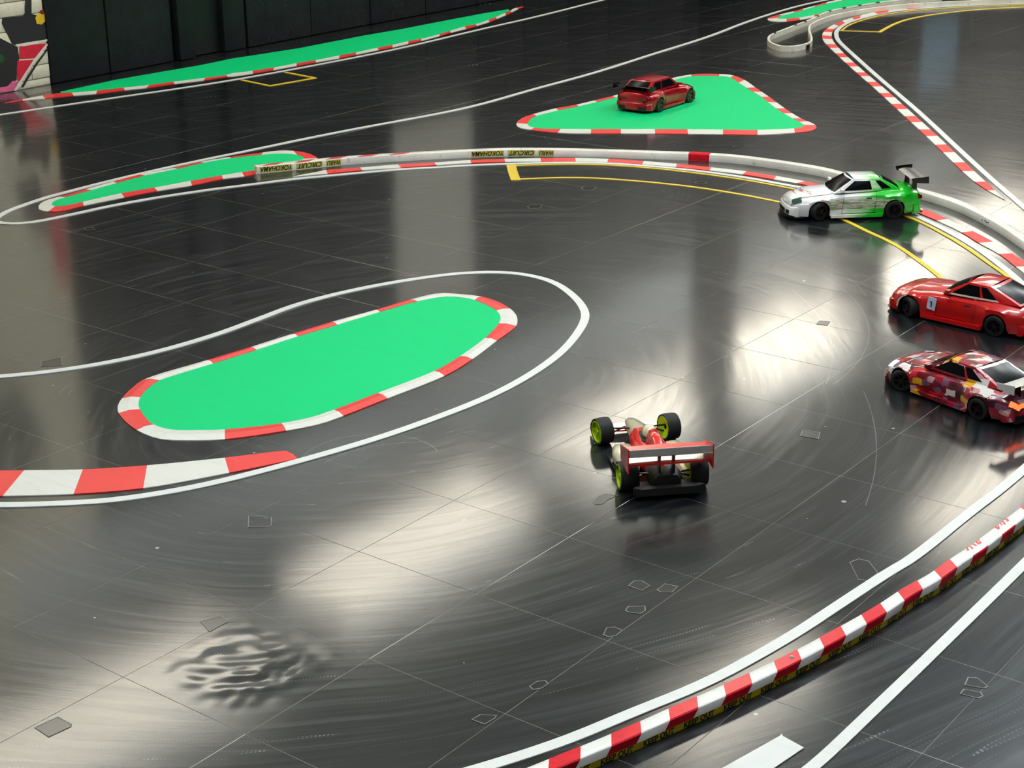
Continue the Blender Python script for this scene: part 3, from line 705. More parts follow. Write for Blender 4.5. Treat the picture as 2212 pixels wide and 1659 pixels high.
KD = list(zip(KL[1:17], KR[1:17])) + list(zip(KL[18:-1], KR[18:-1]))
open_kerb('narrow red and white kerb sweeping down the right side of the triangular island', relax(KL, 3), relax(KR, 3), KD, 'w')

# white track lines
def line(label, pts, width=0.024, mat='line', z=ZL, name='track_line', cat='track line'):
    c = centre_of(pts)
    o = ribbon(name, local(pts, c), width, -0.0004, z, mat)
    o.location = (c[0], c[1], 0)
    return tag(o, label, cat)
line('white line running below the green strip along the black wall',
 [(-3.6858,2.4262),(-3.6431,2.5802),(-3.5859,2.8585),(-3.5259,3.15),(-3.4585,3.4517)] + [(-3.405,3.765),(-3.3599,4.3094),(-3.3466,4.9481),(-3.3977,5.7437),(-3.4228,6.2638),(-3.5032,7.114),(-3.5662,7.7797)])
line('long white line looping tightly round the slim green island at the left',
 [(-2.2566,8.3873),(-2.3173,7.8954),(-2.3312,7.62),(-2.3112,7.2235),(-2.2628,6.7984),(-2.1709,6.2211),(-2.1089,5.5469),(-2.0536,4.9462),(-2.0408,4.4572),(-2.0263,3.8705)] + [(-2.1306,3.2499),(-2.1679,2.9877),(-2.1949,2.7405),(-2.2247,2.5089),(-2.245,2.2806),(-2.2545,2.0547),(-2.2511,1.8662),(-2.246,1.7548),(-2.2224,1.6322),(-2.1967,1.5452),(-2.1705,1.4924),(-2.1376,1.4485),(-2.1008,1.4312),(-2.0595,1.4429),(-2.0281,1.4652),(-2.0022,1.5115),(-1.9814,1.6165),(-1.9573,1.8068),(-1.9125,1.9883),(-1.8498,2.1618)] + [(-1.7804,2.3129),(-1.7078,2.47),(-1.6393,2.5808),(-1.5564,2.7114),(-1.481,2.8201),(-1.3801,2.9356),(-1.3029,3.0286),(-1.2052,3.1244)] + [(-1.0188,3.2828),(-0.8698,3.3665),(-0.7022,3.4189),(-0.5264,3.452),(-0.342,3.4623),(-0.1505,3.4488)] + [(0.0635,3.4331),(0.2707,3.3748),(0.3725,3.3324),(0.4333,3.3012),(0.4935,3.2601),(0.6171,3.1636),(0.743,3.052),(0.8747,2.9146),(0.9488,2.8313),(1.077,2.6718)])
line('thick white line wrapping round the large oval island',
 [(-0.9185,0.401),(-0.8216,0.496),(-0.7406,0.6046),(-0.6781,0.7314),(-0.6353,0.8807),(-0.6146,1.0583),(-0.617,1.2162),(-0.6195,1.3825),(-0.5819,1.5737),(-0.5167,1.7448),(-0.4274,1.8956),(-0.3312,1.9751),(-0.2431,1.9964),(-0.1516,1.9833),(-0.035,1.9182),(0.0666,1.8335),(0.121,1.7667),(0.1797,1.6495),(0.2377,1.4866),(0.2726,1.308),(0.2834,1.1255),(0.2673,0.9356),(0.2411,0.7698),(0.2055,0.6243),(0.1661,0.4905),(0.1229,0.3672),(0.0704,0.2577),(0.0063,0.1622),(-0.0745,0.0824),(-0.1627,0.0092),(-0.2861,-0.0729)])
line('white line following the narrow kerb down the right edge',
 [(-1.0851,8.6545),(-1.222,8.4513),(-1.332,8.329),(-1.5105,8.1247),(-1.6245,7.952),(-1.7038,7.7918),(-1.744,7.6825),(-1.7685,7.5269),(-1.7754,7.3858),(-1.7745,7.2471),(-1.765,7.1387),(-1.7337,6.9886),(-1.6949,6.8634),(-1.6512,6.7552)] + [(-1.617,6.6892),(-1.5739,6.609),(-1.4986,6.4881),(-1.389,6.3378),(-1.1855,6.0677),(-0.8896,5.6783),(-0.6159,5.3237),(-0.3689,5.0037),(-0.1488,4.711),(0.0558,4.4348),(0.2714,4.1462),(0.463,3.8933),(0.6604,3.6382),(0.867,3.3669)])
line('white line on the track side of the red and white foreground barrier',
 [(1.2148,-0.2511),(1.2699,-0.1428),(1.3262,-0.0105),(1.3672,0.1213)] + [(1.4174,0.2869),(1.4548,0.5052),(1.4679,0.6386),(1.4784,0.7543),(1.4887,0.8533),(1.4953,0.8988),(1.4985,0.948),(1.5004,1.0067),(1.5021,1.1113),(1.5048,1.2187),(1.509,1.3279),(1.5098,1.4666),(1.506,1.662)])
line('straight white line in the bottom right corner outside the barrier',
 [(1.6711,0.068),(1.6802,0.1608),(1.6822,0.2117),(1.6829,0.3141),(1.6832,0.4236),(1.6837,0.5393),(1.6834,0.6643),(1.6833,0.7972),(1.6828,0.9403),(1.6824,1.0251),(1.6815,1.2589)], 0.022)
pq = [(1.56,0.0343),(1.5705,0.0793),(1.5971,0.2079),(1.5968,0.2158),(1.6009,0.2108),(1.6443,0.2013),(1.6346,0.127),(1.6299,0.0863)]
c = centre_of(pq); o = prism('floor_patch', local(pq, c), -0.0004, ZL, 'line'); o.location = (c[0], c[1], 0)
tag(o, 'broad white floor tape patch at the bottom edge outside the barrier', 'floor tape')
# yellow marking tape
def yellow_box(label, segs):
    c = centre_of(segs[0][0])
    e = tag(empty('yellow_marking', (c[0], c[1], 0)), label, 'floor marking')
    for k, (pts, w) in enumerate(segs): ribbon('tape_strip', local(pts, c), w, -0.0004, ZY + 0.0003 * k, 'yellow', e)
yellow_box('small yellow box marked on the floor below the line at the wall',
 [([(-3.3705,3.7996),(-3.1328,3.7648)], .018), ([(-3.1395,3.7602),(-3.1042,4.0484)], .02), ([(-3.1044,4.0427),(-3.3407,4.0714)], .018)])
yellow_box('long curved yellow bay marked inside the bend under the white and green car',
 [([(-1.023,2.9507),(-0.9204,3.0513),(-0.8309,3.1144),(-0.7287,3.1586),(-0.5647,3.2051),(-0.3924,3.232),(-0.2095,3.2324),(-0.0465,3.2154)] + [(0.0885,3.1933),(0.2111,3.1431),(0.2739,3.1038),(0.3687,3.04),(0.4564,2.986),(0.5515,2.9118),(0.6546,2.8149),(0.7146,2.7576),(0.8617,2.5987)], .016),
  ([(-1.1799,3.1212),(-1.1007,3.0298),(-1.0156,2.9364)], .036),
  ([(-1.1734,3.1109),(-1.003,3.2608),(-0.8533,3.3422),(-0.6852,3.3925),(-0.5068,3.4198),(-0.3226,3.4286),(-0.1315,3.4139)] + [(0.0826,3.3958),(0.2325,3.3632),(0.374,3.3017),(0.456,3.2515),(0.5809,3.155),(0.7076,3.0445),(0.8365,2.9176),(0.9168,2.8375),(1.0595,2.6727)], .014)])
yellow_box('yellow bay marked in the top right corner beside the looped barrier',
 [([(-1.6659,6.8265),(-1.4514,6.915)], .018), ([(-1.4555,6.897),(-1.4873,7.0494),(-1.5193,7.2386),(-1.5315,7.4206),(-1.4969,7.6679),(-1.4335,7.86),(-1.3551,8.0236),(-1.264,8.1615),(-1.1612,8.2958),(-1.0406,8.4364)], .022),
  ([(-1.6628,6.849),(-1.7082,7.011),(-1.7316,7.1611),(-1.7361,7.3059),(-1.731,7.4493),(-1.7105,7.6117),(-1.6724,7.7243),(-1.5956,7.8875),(-1.4841,8.0634),(-1.3084,8.271),(-1.199,8.3925)], .012)])

# clear tape patches and bits stuck to the floor
def tape_patch(label, pts, w=0.0035, filmmat='film'):
    c = centre_of(pts)
    e = tag(empty('tape_patch', (c[0], c[1], 0)), label, 'floor tape')
    lp = local(pts, c)
    prism('tape_film', lp, -0.0003, 0.0005, filmmat, e)
    n = len(lp); bm = bmesh.new()
    inn = []
    for i in range(n):
        d = math.hypot(*lp[i]) or 1e-6
        inn.append((lp[i][0] * (1 - w / d), lp[i][1] * (1 - w / d)))
    vs = [[bm.verts.new((q[0], q[1], z)) for q in lp] for z in (0.0, 0.0008)] + [[bm.verts.new((q[0], q[1], 0.0008)) for q in inn]]
    for i in range(n):
        j = (i + 1) % n
        bm.faces.new((vs[0][i], vs[0][j], vs[1][j], vs[1][i])); bm.faces.new((vs[1][i], vs[1][j], vs[2][j], vs[2][i]))
    mesh_obj('tape_edge', bm, 'patch', e)
TP = [
 ('outlined tape patch below the tip of the wide kerb at the left', [(0.3038,0.2842),(0.3257,0.3029),(0.3448,0.3011),(0.3469,0.3097),(0.3737,0.283),(0.3763,0.272),(0.3415,0.2464)]),
 ('grey tape patch on the tile in the bottom left corner', [(0.6076,-0.4927),(0.6118,-0.4487),(0.6492,-0.4493),(0.6542,-0.455),(0.6495,-0.4968)]),
 ('small tape scrap above the rippled tile', [(0.5592,-0.0853),(0.5786,-0.0473),(0.6022,-0.055),(0.6029,-0.1032)]),
 ('left of two tape patches side by side near the barrier', [(1.1128,0.4955),(1.1104,0.5193),(1.1233,0.5288),(1.1474,0.521),(1.1457,0.4945),(1.123,0.4946)]),
 ('right of two tape patches side by side near the barrier', [(1.1655,0.5133),(1.1644,0.5445),(1.1907,0.5504),(1.1951,0.5226),(1.1773,0.5095)]),
 ('rounded tape patch below the pair of tape patches', [(1.1616,0.4123),(1.1582,0.4274),(1.1834,0.4484),(1.1945,0.4326),(1.1929,0.4171),(1.1695,0.4078)]),
 ('kite shaped tape patch on a tile corner', [(1.1819,0.3108),(1.1712,0.3371),(1.1816,0.3487),(1.2007,0.3475),(1.2029,0.3226),(1.1948,0.3106)]),
 ('oval tape ring on a tile joint near the bottom', [(1.1806,0.0921),(1.1811,0.1129),(1.1921,0.1244),(1.202,0.1182),(1.2025,0.0983),(1.1923,0.086)]),
 ('torn tape scrap beside the tile joint at the bottom', [(1.167,-0.0481),(1.1686,-0.0279),(1.1935,-0.0126),(1.1964,-0.0231),(1.1941,-0.0468)]),
 ('rectangular tape patch between the open wheel car and the dark red car', [(1.0082,1.3853),(1.0482,1.3986),(1.0645,1.3581),(1.021,1.3497)]),
 ('thin tape patch in front of the red coupe', [(0.672,2.0946),(0.665,2.1254),(0.6928,2.1364),(0.702,2.1011)]),
 ('dark tape patch left of the oval island near its white line', [(-0.8272,0.6284),(-0.8109,0.6819),(-0.7601,0.6462),(-0.7963,0.6046)]),
 ('dark tape patch under the yellow bay corner', [(-0.7532,2.6541),(-0.7548,2.6879),(-0.7204,2.7022),(-0.6991,2.6604),(-0.7247,2.6349)]),
 ('dark tape patch between the yellow bay and the left kerb', [(-0.7479,2.9778),(-0.7573,3.0144),(-0.7121,3.0247),(-0.6981,2.981),(-0.7216,2.959)]),
 ('dark tape patch inside the curved yellow bay', [(-0.4549,3.2882),(-0.458,3.3191),(-0.4212,3.3258),(-0.4147,3.2892)]),
 ('dark tape patch below the slim green island', [(-1.8041,1.5606),(-1.7829,1.5825),(-1.753,1.5674),(-1.7669,1.5416)]),
 ('pair edge tape strip right of the white line in the bottom right corner', [(1.7755,0.5025),(1.7741,0.5211),(1.8026,0.5285),(1.8102,0.5195),(1.8074,0.5075)]),
 ('upper tape strip right of the white line in the bottom right corner', [(1.7699,0.5341),(1.7648,0.5617),(1.7788,0.5696),(1.8051,0.5541),(1.8029,0.5436)]),
 ('crumpled tape scrap left of the open wheel car rear wheel', [(0.8408,0.768),(0.8348,0.7952),(0.8407,0.8181),(0.8684,0.8251),(0.8622,0.7994),(0.8653,0.7729),(0.8534,0.759)]),
 ('crinkled clear tape patch touching the barrier line', [(1.4056,0.8345),(1.4131,0.858),(1.4332,0.8608),(1.472,0.8247),(1.4692,0.7825),(1.4535,0.7766)]),
]
for lb, pts in TP: tape_patch(lb, pts, 0.0024)

# ------------------------------------------------------------------ barriers
def barrier_white(name, col):
    k = NT(name)
    p = k.pos()
    n1 = k.noise(p, 7.0, 4, .6); n2 = k.noise(p, 45.0, 3, .6)
    base = k.ramp(n1, [(0.35, tuple(c * .82 for c in col[:3]) + (1,)), (0.6, col)])
    base = k.mix(k.math('MULTIPLY', k.math('GREATER_THAN', n2, 0.66), 0.35), base, srgb(120, 112, 96))
    k.l(base, k.b.inputs['Base Color'])
    k.b.inputs['Roughness'].default_value = 0.4
    return k.m
M['rail_white'] = barrier_white('scuffed_white_plastic', srgb(236, 234, 224))
M['rail_front'] = simple('glossy_white_plastic_rail', srgb(236, 236, 230), 0.3, vary=.06)
M['loop_white'] = barrier_white('cream_white_plastic_edging', srgb(235, 231, 214))
M['tape_red'] = simple('glossy_red_tape', srgb(222, 20, 42), 0.25, vary=.1, vscale=80)
M['tape_red_old'] = simple('faded_red_tape', srgb(208, 70, 78), 0.4, vary=.2)
M['tape_yellow'] = simple('yellow_warning_tape', srgb(214, 190, 30), 0.35, vary=.1)
M['ink'] = simple('black_print_ink', srgb(22, 20, 14), 0.4)
M['label_yellow'] = simple('yellow_printed_label', srgb(206, 204, 92), 0.4, vary=.15)
M['clip_black'] = simple('black_plastic_clip', srgb(20, 20, 22), 0.4)
M['steel'] = simple('dull_steel', srgb(185, 185, 182), 0.35, metal=.8)

def sweep(name, P_, sec, s0, s1, mat, parent, shift=None, step=0.02, closed_sec=False, caps=True, origin=(0, 0), smooth=None):
    """profile sec of (offset, z) run along a plan path from s0 to s1; shift leans each profile point along the path"""
    n = max(1, int(math.ceil((s1 - s0) / step)))
    bm = bmesh.new(); rows = []
    for i in range(n + 1):
        row = []
        for k, (o, z) in enumerate(sec):
            s = s0 + (s1 - s0) * i / n + (shift[k] if shift else 0)
            q = P_.off(s, o)
            row.append(bm.verts.new((q[0] - origin[0], q[1] - origin[1], z)))
        rows.append(row)
    m = len(sec)
    for r0, r1 in zip(rows[:-1], rows[1:]):
        for k in range(m if closed_sec else m - 1):
            j = (k + 1) % m
            bm.faces.new((r0[k], r0[j], r1[j], r1[k]))
    if caps and m > 2:
        bm.faces.new(rows[0]); bm.faces.new(list(reversed(rows[-1])))
    return mesh_obj(name, bm, mat, parent, smooth)

def text_mesh(body, size, shear=0.0, bold=0.0):
    cu = bpy.data.curves.new('lettering', 'FONT')
    cu.body = body; cu.size = size; cu.shear = shear; cu.offset = bold
    cu.resolution_u = 3
    o = bpy.data.objects.new('lettering', cu); COL.objects.link(o)
    dg = bpy.context.evaluated_depsgraph_get(); dg.update()
    me = bpy.data.meshes.new_from_object(o.evaluated_get(dg))
    bpy.data.objects.remove(o); bpy.data.curves.remove(cu)
    return me

def fit_text(body, shear=0.0, bold=0.0):
    """text outline scaled to the unit box"""
    me = text_mesh(body, 1.0, shear, bold)
    xs = [v.co.x for v in me.vertices]; ys = [v.co.y for v in me.vertices]
    x0, x1, y0, y1 = min(xs), max(xs), min(ys), max(ys)
    for v in me.vertices:
        v.co.x = (v.co.x - x0) / (x1 - x0); v.co.y = (v.co.y - y0) / (y1 - y0)
    return me

def text_on_rail(name, body, P_, s0, s1, z0, z1, off, mat, parent, upside_down=False, origin=(0, 0), shear=0.0, bold=0.0):
    me = fit_text(body, shear, bold)
    for v in me.vertices:
        u, w = v.co.x, v.co.y
        if upside_down: s, z = s1 - u * (s1 - s0), z1 - w * (z1 - z0)
        else: s, z = s0 + u * (s1 - s0), z0 + w * (z1 - z0)
        q = P_.off(s, off)
        v.co = (q[0] - origin[0], q[1] - origin[1], z)
    me.materials.clear(); me.materials.append(M[mat])
    o = bpy.data.objects.new(name, me)
    return link(o, parent)

# foreground barrier: square white rail, red tape stripes, KEEP OUT tape on the outer face
FB = [(1.3524,-0.2188),(1.3781,-0.1351),(1.4082,-0.0439),(1.4369,0.0501),(1.4598,0.1337),(1.4846,0.2161)] + [(1.5073,0.3031),(1.5279,0.3899),(1.5447,0.4721),(1.5604,0.5608),(1.5744,0.6457),(1.5847,0.7429)] + [(1.5988,0.8219),(1.605,0.9054),(1.6141,0.9911),(1.6191,1.0797),(1.6239,1.1748),(1.6278,1.3035),(1.6283,1.4658)]
PF = Path(FB, 0.03)
c = PF.at(PF.L / 2); eF = tag(empty('track_barrier', (c[0], c[1], 0)), 'foreground barrier rail with red and white stripes and yellow KEEP OUT tape', 'barrier')
FH, FW, bv = 0.028, 0.029, 0.0015
sweep('rail', PF, [(0, 0), (0, FH - bv), (bv, FH), (FW - bv, FH), (FW, FH - bv), (FW, 0)], 0, PF.L, 'rail_front', eF, origin=c, smooth=50)
e_ = 0.0005
ref = PF.near([(1.481,0.2376)][0])
sref = PF.near((1.4901, 0.225)) + 0.0
k0 = -int(sref / 0.122) - 1
for k in range(k0, 40):
    s0 = sref + k * 0.1222; s1 = s0 + 0.061
    if s0 - .03 < 0 or s1 + 0.04 > PF.L: continue
    y = PF.at(s0)[1]
    sec = [(-e_, 0.0125), (-e_, FH - bv), (bv, FH + e_), (FW - bv, FH + e_), (FW + e_, FH - bv), (FW + e_, 0.002)]
    shf = [-0.012, -0.002, 0.0, 0.020, 0.021, 0.026]
    if y < 0.86:
        sweep('red_stripe', PF, sec, s0, s1, 'tape_red', eF, shf, 0.0153, caps=False, origin=c)
    else:
        # tape worn off the top, only the side and a ragged rest are left
        sweep('red_stripe', PF, sec[:3], s0, s1, 'tape_red', eF, shf[:3], 0.0153, caps=False, origin=c)
        for q in range(5):
            a = s0 + .012 * q + rnd.uniform(0, .003); w = rnd.uniform(.004, .009)
            o0 = rnd.uniform(.55, .75) * FW
            sweep('red_stripe', PF, [(o0, FH + e_), (FW - bv, FH + e_), (FW + e_, FH - bv)], a, a + w, 'tape_red', eF, [.008 + rnd.uniform(0, .008), .020, .021], 0.01, caps=False, origin=c)
tp = sweep('keep_out_tape', PF, [(-0.0006, 0.0006), (-0.0008, 0.0130)], 0.0, PF.L, 'tape_yellow', eF, origin=c, caps=False)
tp['label'] = 'yellow tape printed KEEP OUT'
t0 = PF.near((1.4843, 0.2201)); per = 0.0872
for k in range(-int(t0 / per), int((PF.L - t0) / per)):
    a = t0 + k * per
    text_on_rail('lettering', 'KEEP OUT', PF, a, a + 0.066, 0.0010, 0.0126, -0.0012, 'ink', tp, origin=c, bold=0.035)
# screws
def screw(parent, p, n, r, origin):
    bm = bmesh.new()
    bmesh.ops.create_cone(bm, cap_ends=True, segments=12, radius1=r, radius2=r * .8, depth=0.0016)
    bmesh.ops.create_cone(bm, cap_ends=True, segments=6, radius1=r * .55, radius2=r * .45, depth=0.004)
    rot = Vector((0, 0, 1)).rotation_difference(Vector(n)).to_matrix()
    bmesh.ops.rotate(bm, cent=(0, 0, 0), matrix=rot, verts=bm.verts)
    bmesh.ops.translate(bm, vec=Vector((p[0] - origin[0], p[1] - origin[1], p[2])), verts=bm.verts)
    mesh_obj('screw', bm, 'steel', parent, 40)
s_ = PF.near([(1.5175,0.3983)][0]); q = PF.off(s_, FW * .55); screw(eF, (q[0], q[1], FH + .001), (0, 0, 1), 0.005, c)
s_ = PF.near([(1.5989,0.8005)][0]); q = PF.off(s_, -0.002); t_ = PF.tan(s_); screw(eF, (q[0], q[1], 0.014), (t_[1], -t_[0], 0.2), 0.0055, c)

# far barrier: white square rail bending right with upside-down lettering
RB = [(-1.8835,2.4507),(-1.8537,2.5061),(-1.8064,2.5834),(-1.7132,2.7431),(-1.6023,2.8881),(-1.4822,3.026),(-1.3893,3.1279)] + [(-1.2724,3.2399),(-1.1289,3.3376),(-0.9461,3.438),(-0.7456,3.5389),(-0.6281,3.5971),(-0.5072,3.6367),(-0.3862,3.6502),(-0.2617,3.6531)] + [(-0.1291,3.6431),(-0.0487,3.6203),(0.1228,3.5893),(0.3256,3.5379),(0.4052,3.5053),(0.488,3.4619),(0.6093,3.3715),(0.7035,3.2892),(0.8109,3.1791),(0.9664,3.0077),(1.13,2.8055)]
PR = Path(RB, 0.04)
c = PR.at(PR.L / 2); eR = tag(empty('track_barrier', (c[0], c[1], 0)), 'long white barrier rail bending round behind the white and green car', 'barrier')
RH, RW = 0.027, 0.038
rail = sweep('rail', PR, [(0, 0), (0, RH - .002), (.002, RH), (RW - .002, RH), (RW, RH - .002), (RW, 0)], 0, PR.L, 'rail_white', eR, origin=c, smooth=50)
def word_label(sa, sb):
    """three words on a strip, fitted upside down; reading starts at the far end sb"""
    tot = 21.6
    a = sb
    lb = None
    for word, ln in (('WARU', 4), ('CIRCUIT', 7), ('YOKOHAMA', 8.6)):
        L = (sb - sa) * ln / tot
        lb = sweep('printed_label', PR, [(-.0006, .0035), (-.0006, .0245)], a - L, a, 'label_yellow', eR, origin=c, caps=False)
        text_on_rail('lettering', word, PR, a - L + .003, a - .003, .0045, .0235, -.0012, 'ink', lb, True, c, shear=0.25, bold=0.02)
        a -= L + (sb - sa) * 1.0 / tot
for a_, b_ in ([(-1.8754,2.4587),(-1.7163,2.7385)], [(-1.3848,3.1311),(-1.1289,3.3306)]):
    word_label(PR.near(a_), PR.near(b_))
sa, sb = PR.near([(-0.6636,3.5813)][0]), PR.near([(-0.5902,3.6176)][0])
o = sweep('red_wrap', PR, [(-.0008, .001), (-.0008, RH - .002), (.002, RH + .0008), (RW - .002, RH + .0008), (RW + .0008, RH - .002), (RW + .0008, .001)], sa, sb, 'tape_red', eR, origin=c, caps=False)
o['label'] = 'glossy red tape wrapped round the joint'
for k in range(5):
    s0 = 0.02 + k * 0.125
    sweep('red_stripe', PR, [(.004, RH + .0005), (RW - .004, RH + .0005)], s0, s0 + 0.06, 'tape_red_old', eR, [0, .035], origin=c, caps=False)
# faint printed mark on the right-hand bend
for k, (u, w) in enumerate(((0, .012), (.02, .018), (.03, .02), (.045, .012))):
    s0 = PR.near([(0.6315,3.3747)][0]) + u
    sweep('faint_mark', PR, [(-.0006, .010 + .003 * (k % 2)), (-.0006, .014 + .003 * (k % 2))], s0, s0 + w * .6, 'ink', eR, origin=c, caps=False)

# looped edging barrier at the top right
LP = [(-1.1798,8.5035),(-1.4418,8.2234),(-1.6378,7.9759),(-1.7639,7.752),(-1.83,7.5706),(-1.873,7.3493),(-1.8875,7.169),(-1.8702,6.9761),(-1.8348,6.8068),(-1.7695,6.6531),(-1.6764,6.4897),(-1.595,6.3505),(-1.5431,6.2393),(-1.5297,6.1285),(-1.5551,6.0477),(-1.5989,6.0271),(-1.6755,6.0711),(-1.7452,6.1496),(-1.793,6.2312),(-1.8297,6.3227),(-1.8458,6.4103),(-1.8921,6.7368),(-1.9129,6.915),(-1.9498,7.0994),(-1.9842,7.3273),(-1.9688,7.4785),(-1.9414,7.6405),(-1.9074,7.8098),(-1.8481,7.9801),(-1.7,8.2886)]
PL = Path(LP, 0.03)
c = PL.at(PL.L / 2); eL = tag(empty('track_barrier', (c[0], c[1], 0)), 'thin cream white edging barrier bent into a loop at the top right', 'barrier')
th = 0.012
sweep('edging', PL, [(-th / 2, 0), (-th / 2, .016), (-th * .36, .018), (-th / 2, .020), (-th / 2, .028), (-th * .3, .030), (th * .3, .030), (th / 2, .028), (th / 2, 0)], 0, PL.L, 'loop_white', eL, origin=c, smooth=40)
for q in [(-1.8318,6.3851),(-1.8814,6.7073),(-1.8964,6.856),(-1.9433,7.087),(-1.9753,7.3101),(-1.9643,7.4696),(-1.9427,7.6275),(-1.9029,7.8004)]:
    s_ = PL.near(q)
    sweep('clip', PL, [(th / 2 + .0004, .004), (th / 2 + .003, .004), (th / 2 + .003, .0305), (-th / 2 - .001, .0312), (-th / 2 - .001, .027)], s_ - .016, s_ + .016, 'clip_black', eL, origin=c, caps=False)
s_ = PL.near([(-1.5325,6.1724)][0])
sweep('clip', PL, [(th / 2 + .0004, .002), (th / 2 + .003, .002), (th / 2 + .003, .022)], s_ - .03, s_ + .02, 'clip_black', eL, origin=c, caps=False)

# ------------------------------------------------------------------ radio controlled cars
def car_paint(name, col, metal=0.0, rough=0.25, flake=0.0):
    k = NT(name)
    nz = k.noise(k.obj(), 900.0, 1)
    c2 = tuple(min(1, c * (1 + flake)) for c in col[:3]) + (1,)
    k.l(k.ramp(nz, [(0.4, col), (0.65, c2)]), k.b.inputs['Base Color'])
    k.b.inputs['Metallic'].default_value = metal
    k.b.inputs['Roughness'].default_value = rough
    k.b.inputs['Coat Weight'].default_value = 1.0
    k.b.inputs['Coat Roughness'].default_value = 0.04
    return k.m
M['candy_red'] = car_paint('candy_dark_red_paint', srgb(178, 8, 30), 0.35, 0.28, .5)
M['red_paint'] = car_paint('bright_red_paint', srgb(196, 16, 16), 0.0, 0.3)
M['glass_black'] = simple('black_tinted_window', srgb(14, 15, 16), 0.2, spec=.06)
M['tyre'] = simple('black_rubber_tyre', srgb(20, 20, 21), 0.7)
M['black_plastic'] = simple('matt_black_plastic', srgb(18, 18, 20), 0.55)
M['carbon'] = simple('gloss_black_carbon', srgb(16, 17, 20), 0.22)
M['rim_dark'] = simple('dark_gunmetal_wheel', srgb(60, 58, 56), 0.3, metal=.8)
M['rim_bronze'] = simple('bronze_wheel', srgb(120, 105, 80), 0.3, metal=.8)
M['rim_yellow'] = simple('fluorescent_yellow_wheel', srgb(190, 225, 10), 0.4)
M['lamp_clear'] = simple('grey_headlamp_lens', srgb(60, 80, 72), 0.1)
M['lamp_red'] = simple('dark_red_tail_lamp_lens', srgb(120, 10, 12), 0.15)
M['silver_trim'] = simple('pale_silver_trim', srgb(205, 203, 196), 0.3)
M['decal_white'] = simple('white_sticker', srgb(205, 212, 232), 0.4)
M['cream_paint'] = car_paint('cream_white_paint', srgb(235, 228, 190))
M['f_red'] = car_paint('signal_red_paint', srgb(228, 30, 24))
def emit(name, col, st):
    k = NT(name)
    k.b.inputs['Base Color'].default_value = (0.1, 0.1, 0.1, 1)
    k.b.inputs['Emission Color'].default_value = col
    ch = k.n('ShaderNodeTexChecker'); ch.inputs['Scale'].default_value = 260.0
    k.l(k.obj(), ch.inputs['Vector'])
    k.l(k.math('ADD', k.math('MULTIPLY', ch.outputs['Fac'], st * .5), st * .75), k.b.inputs['Emission Strength'])
    return k.m
M['tail_lit'] = emit('lit_red_tail_lamp', (1.0, 0.10, 0.02, 1), 3.0)
M['head_lit'] = emit('lit_pale_blue_headlight', (0.6, 0.75, 1.0, 1), 1.6)
M['led_green'] = emit('lit_green_led_mesh', (0.02, 1.0, 0.2, 1), 1.4)

def livery_green():
    """white nose fading to bright green at the tail, streaky darker graphics along the flank"""
    k = NT('white_to_green_livery')
    p = k.obj(); sx = k.n('ShaderNodeSeparateXYZ'); k.l(p, sx.inputs[0])
    mp = k.n('ShaderNodeMapping'); mp.inputs['Scale'].default_value = (14, 14, 60); mp.inputs['Rotation'].default_value = (0, 0.25, 0)
    k.l(p, mp.inputs['Vector'])
    nz = k.noise(mp.outputs[0], 1.0, 3, .6)
    t = k.math('ADD', k.math('MULTIPLY', sx.outputs[0], -5.0), k.math('MULTIPLY', nz, 0.9))
    t = k.math('ADD', t, k.math('MULTIPLY', sx.outputs[2], -2.0))
    base = k.ramp(t, [(0.30, srgb(236, 238, 236)), (0.46, srgb(190, 232, 180)), (0.68, srgb(40, 200, 50)), (0.9, srgb(10, 190, 30))])
    mp2 = k.n('ShaderNodeMapping'); mp2.inputs['Scale'].default_value = (16, 6, 170); mp2.inputs['Rotation'].default_value = (0, 0.12, 0); k.l(p, mp2.inputs['Vector'])
    n2 = k.noise(mp2.outputs[0], 1.0, 3, .65)
    side = k.math('MULTIPLY', k.math('GREATER_THAN', k.math('ABSOLUTE', sx.outputs[1]), 0.078), k.math('LESS_THAN', k.math('ABSOLUTE', k.math('SUBTRACT', sx.outputs[2], 0.052)), 0.017))
    side = k.math('MULTIPLY', side, k.math('LESS_THAN', k.math('ABSOLUTE', k.math('ADD', sx.outputs[0], 0.0)), 0.125))
    gfx = k.ramp(n2, [(0.36, srgb(30, 120, 30)), (0.45, srgb(150, 145, 110)), (0.53, srgb(228, 224, 212)), (0.60, srgb(110, 120, 90)), (0.68, srgb(40, 185, 50))])
    base = k.mix(k.math('MULTIPLY', side, 0.85), base, gfx)
    bon = k.math('MULTIPLY', k.math('GREATER_THAN', sx.outputs[0], 0.085), k.math('GREATER_THAN', sx.outputs[2], 0.066))
    base = k.mix(k.math('MULTIPLY', k.math('MULTIPLY', bon, k.math('GREATER_THAN', n2, 0.6)), 0.8), base, srgb(170, 60, 50))
    k.l(base, k.b.inputs['Base Color'])
    k.b.inputs['Roughness'].default_value = 0.3
    k.b.inputs['Coat Weight'].default_value = 0.8
    return k.m
M['livery_green'] = livery_green()

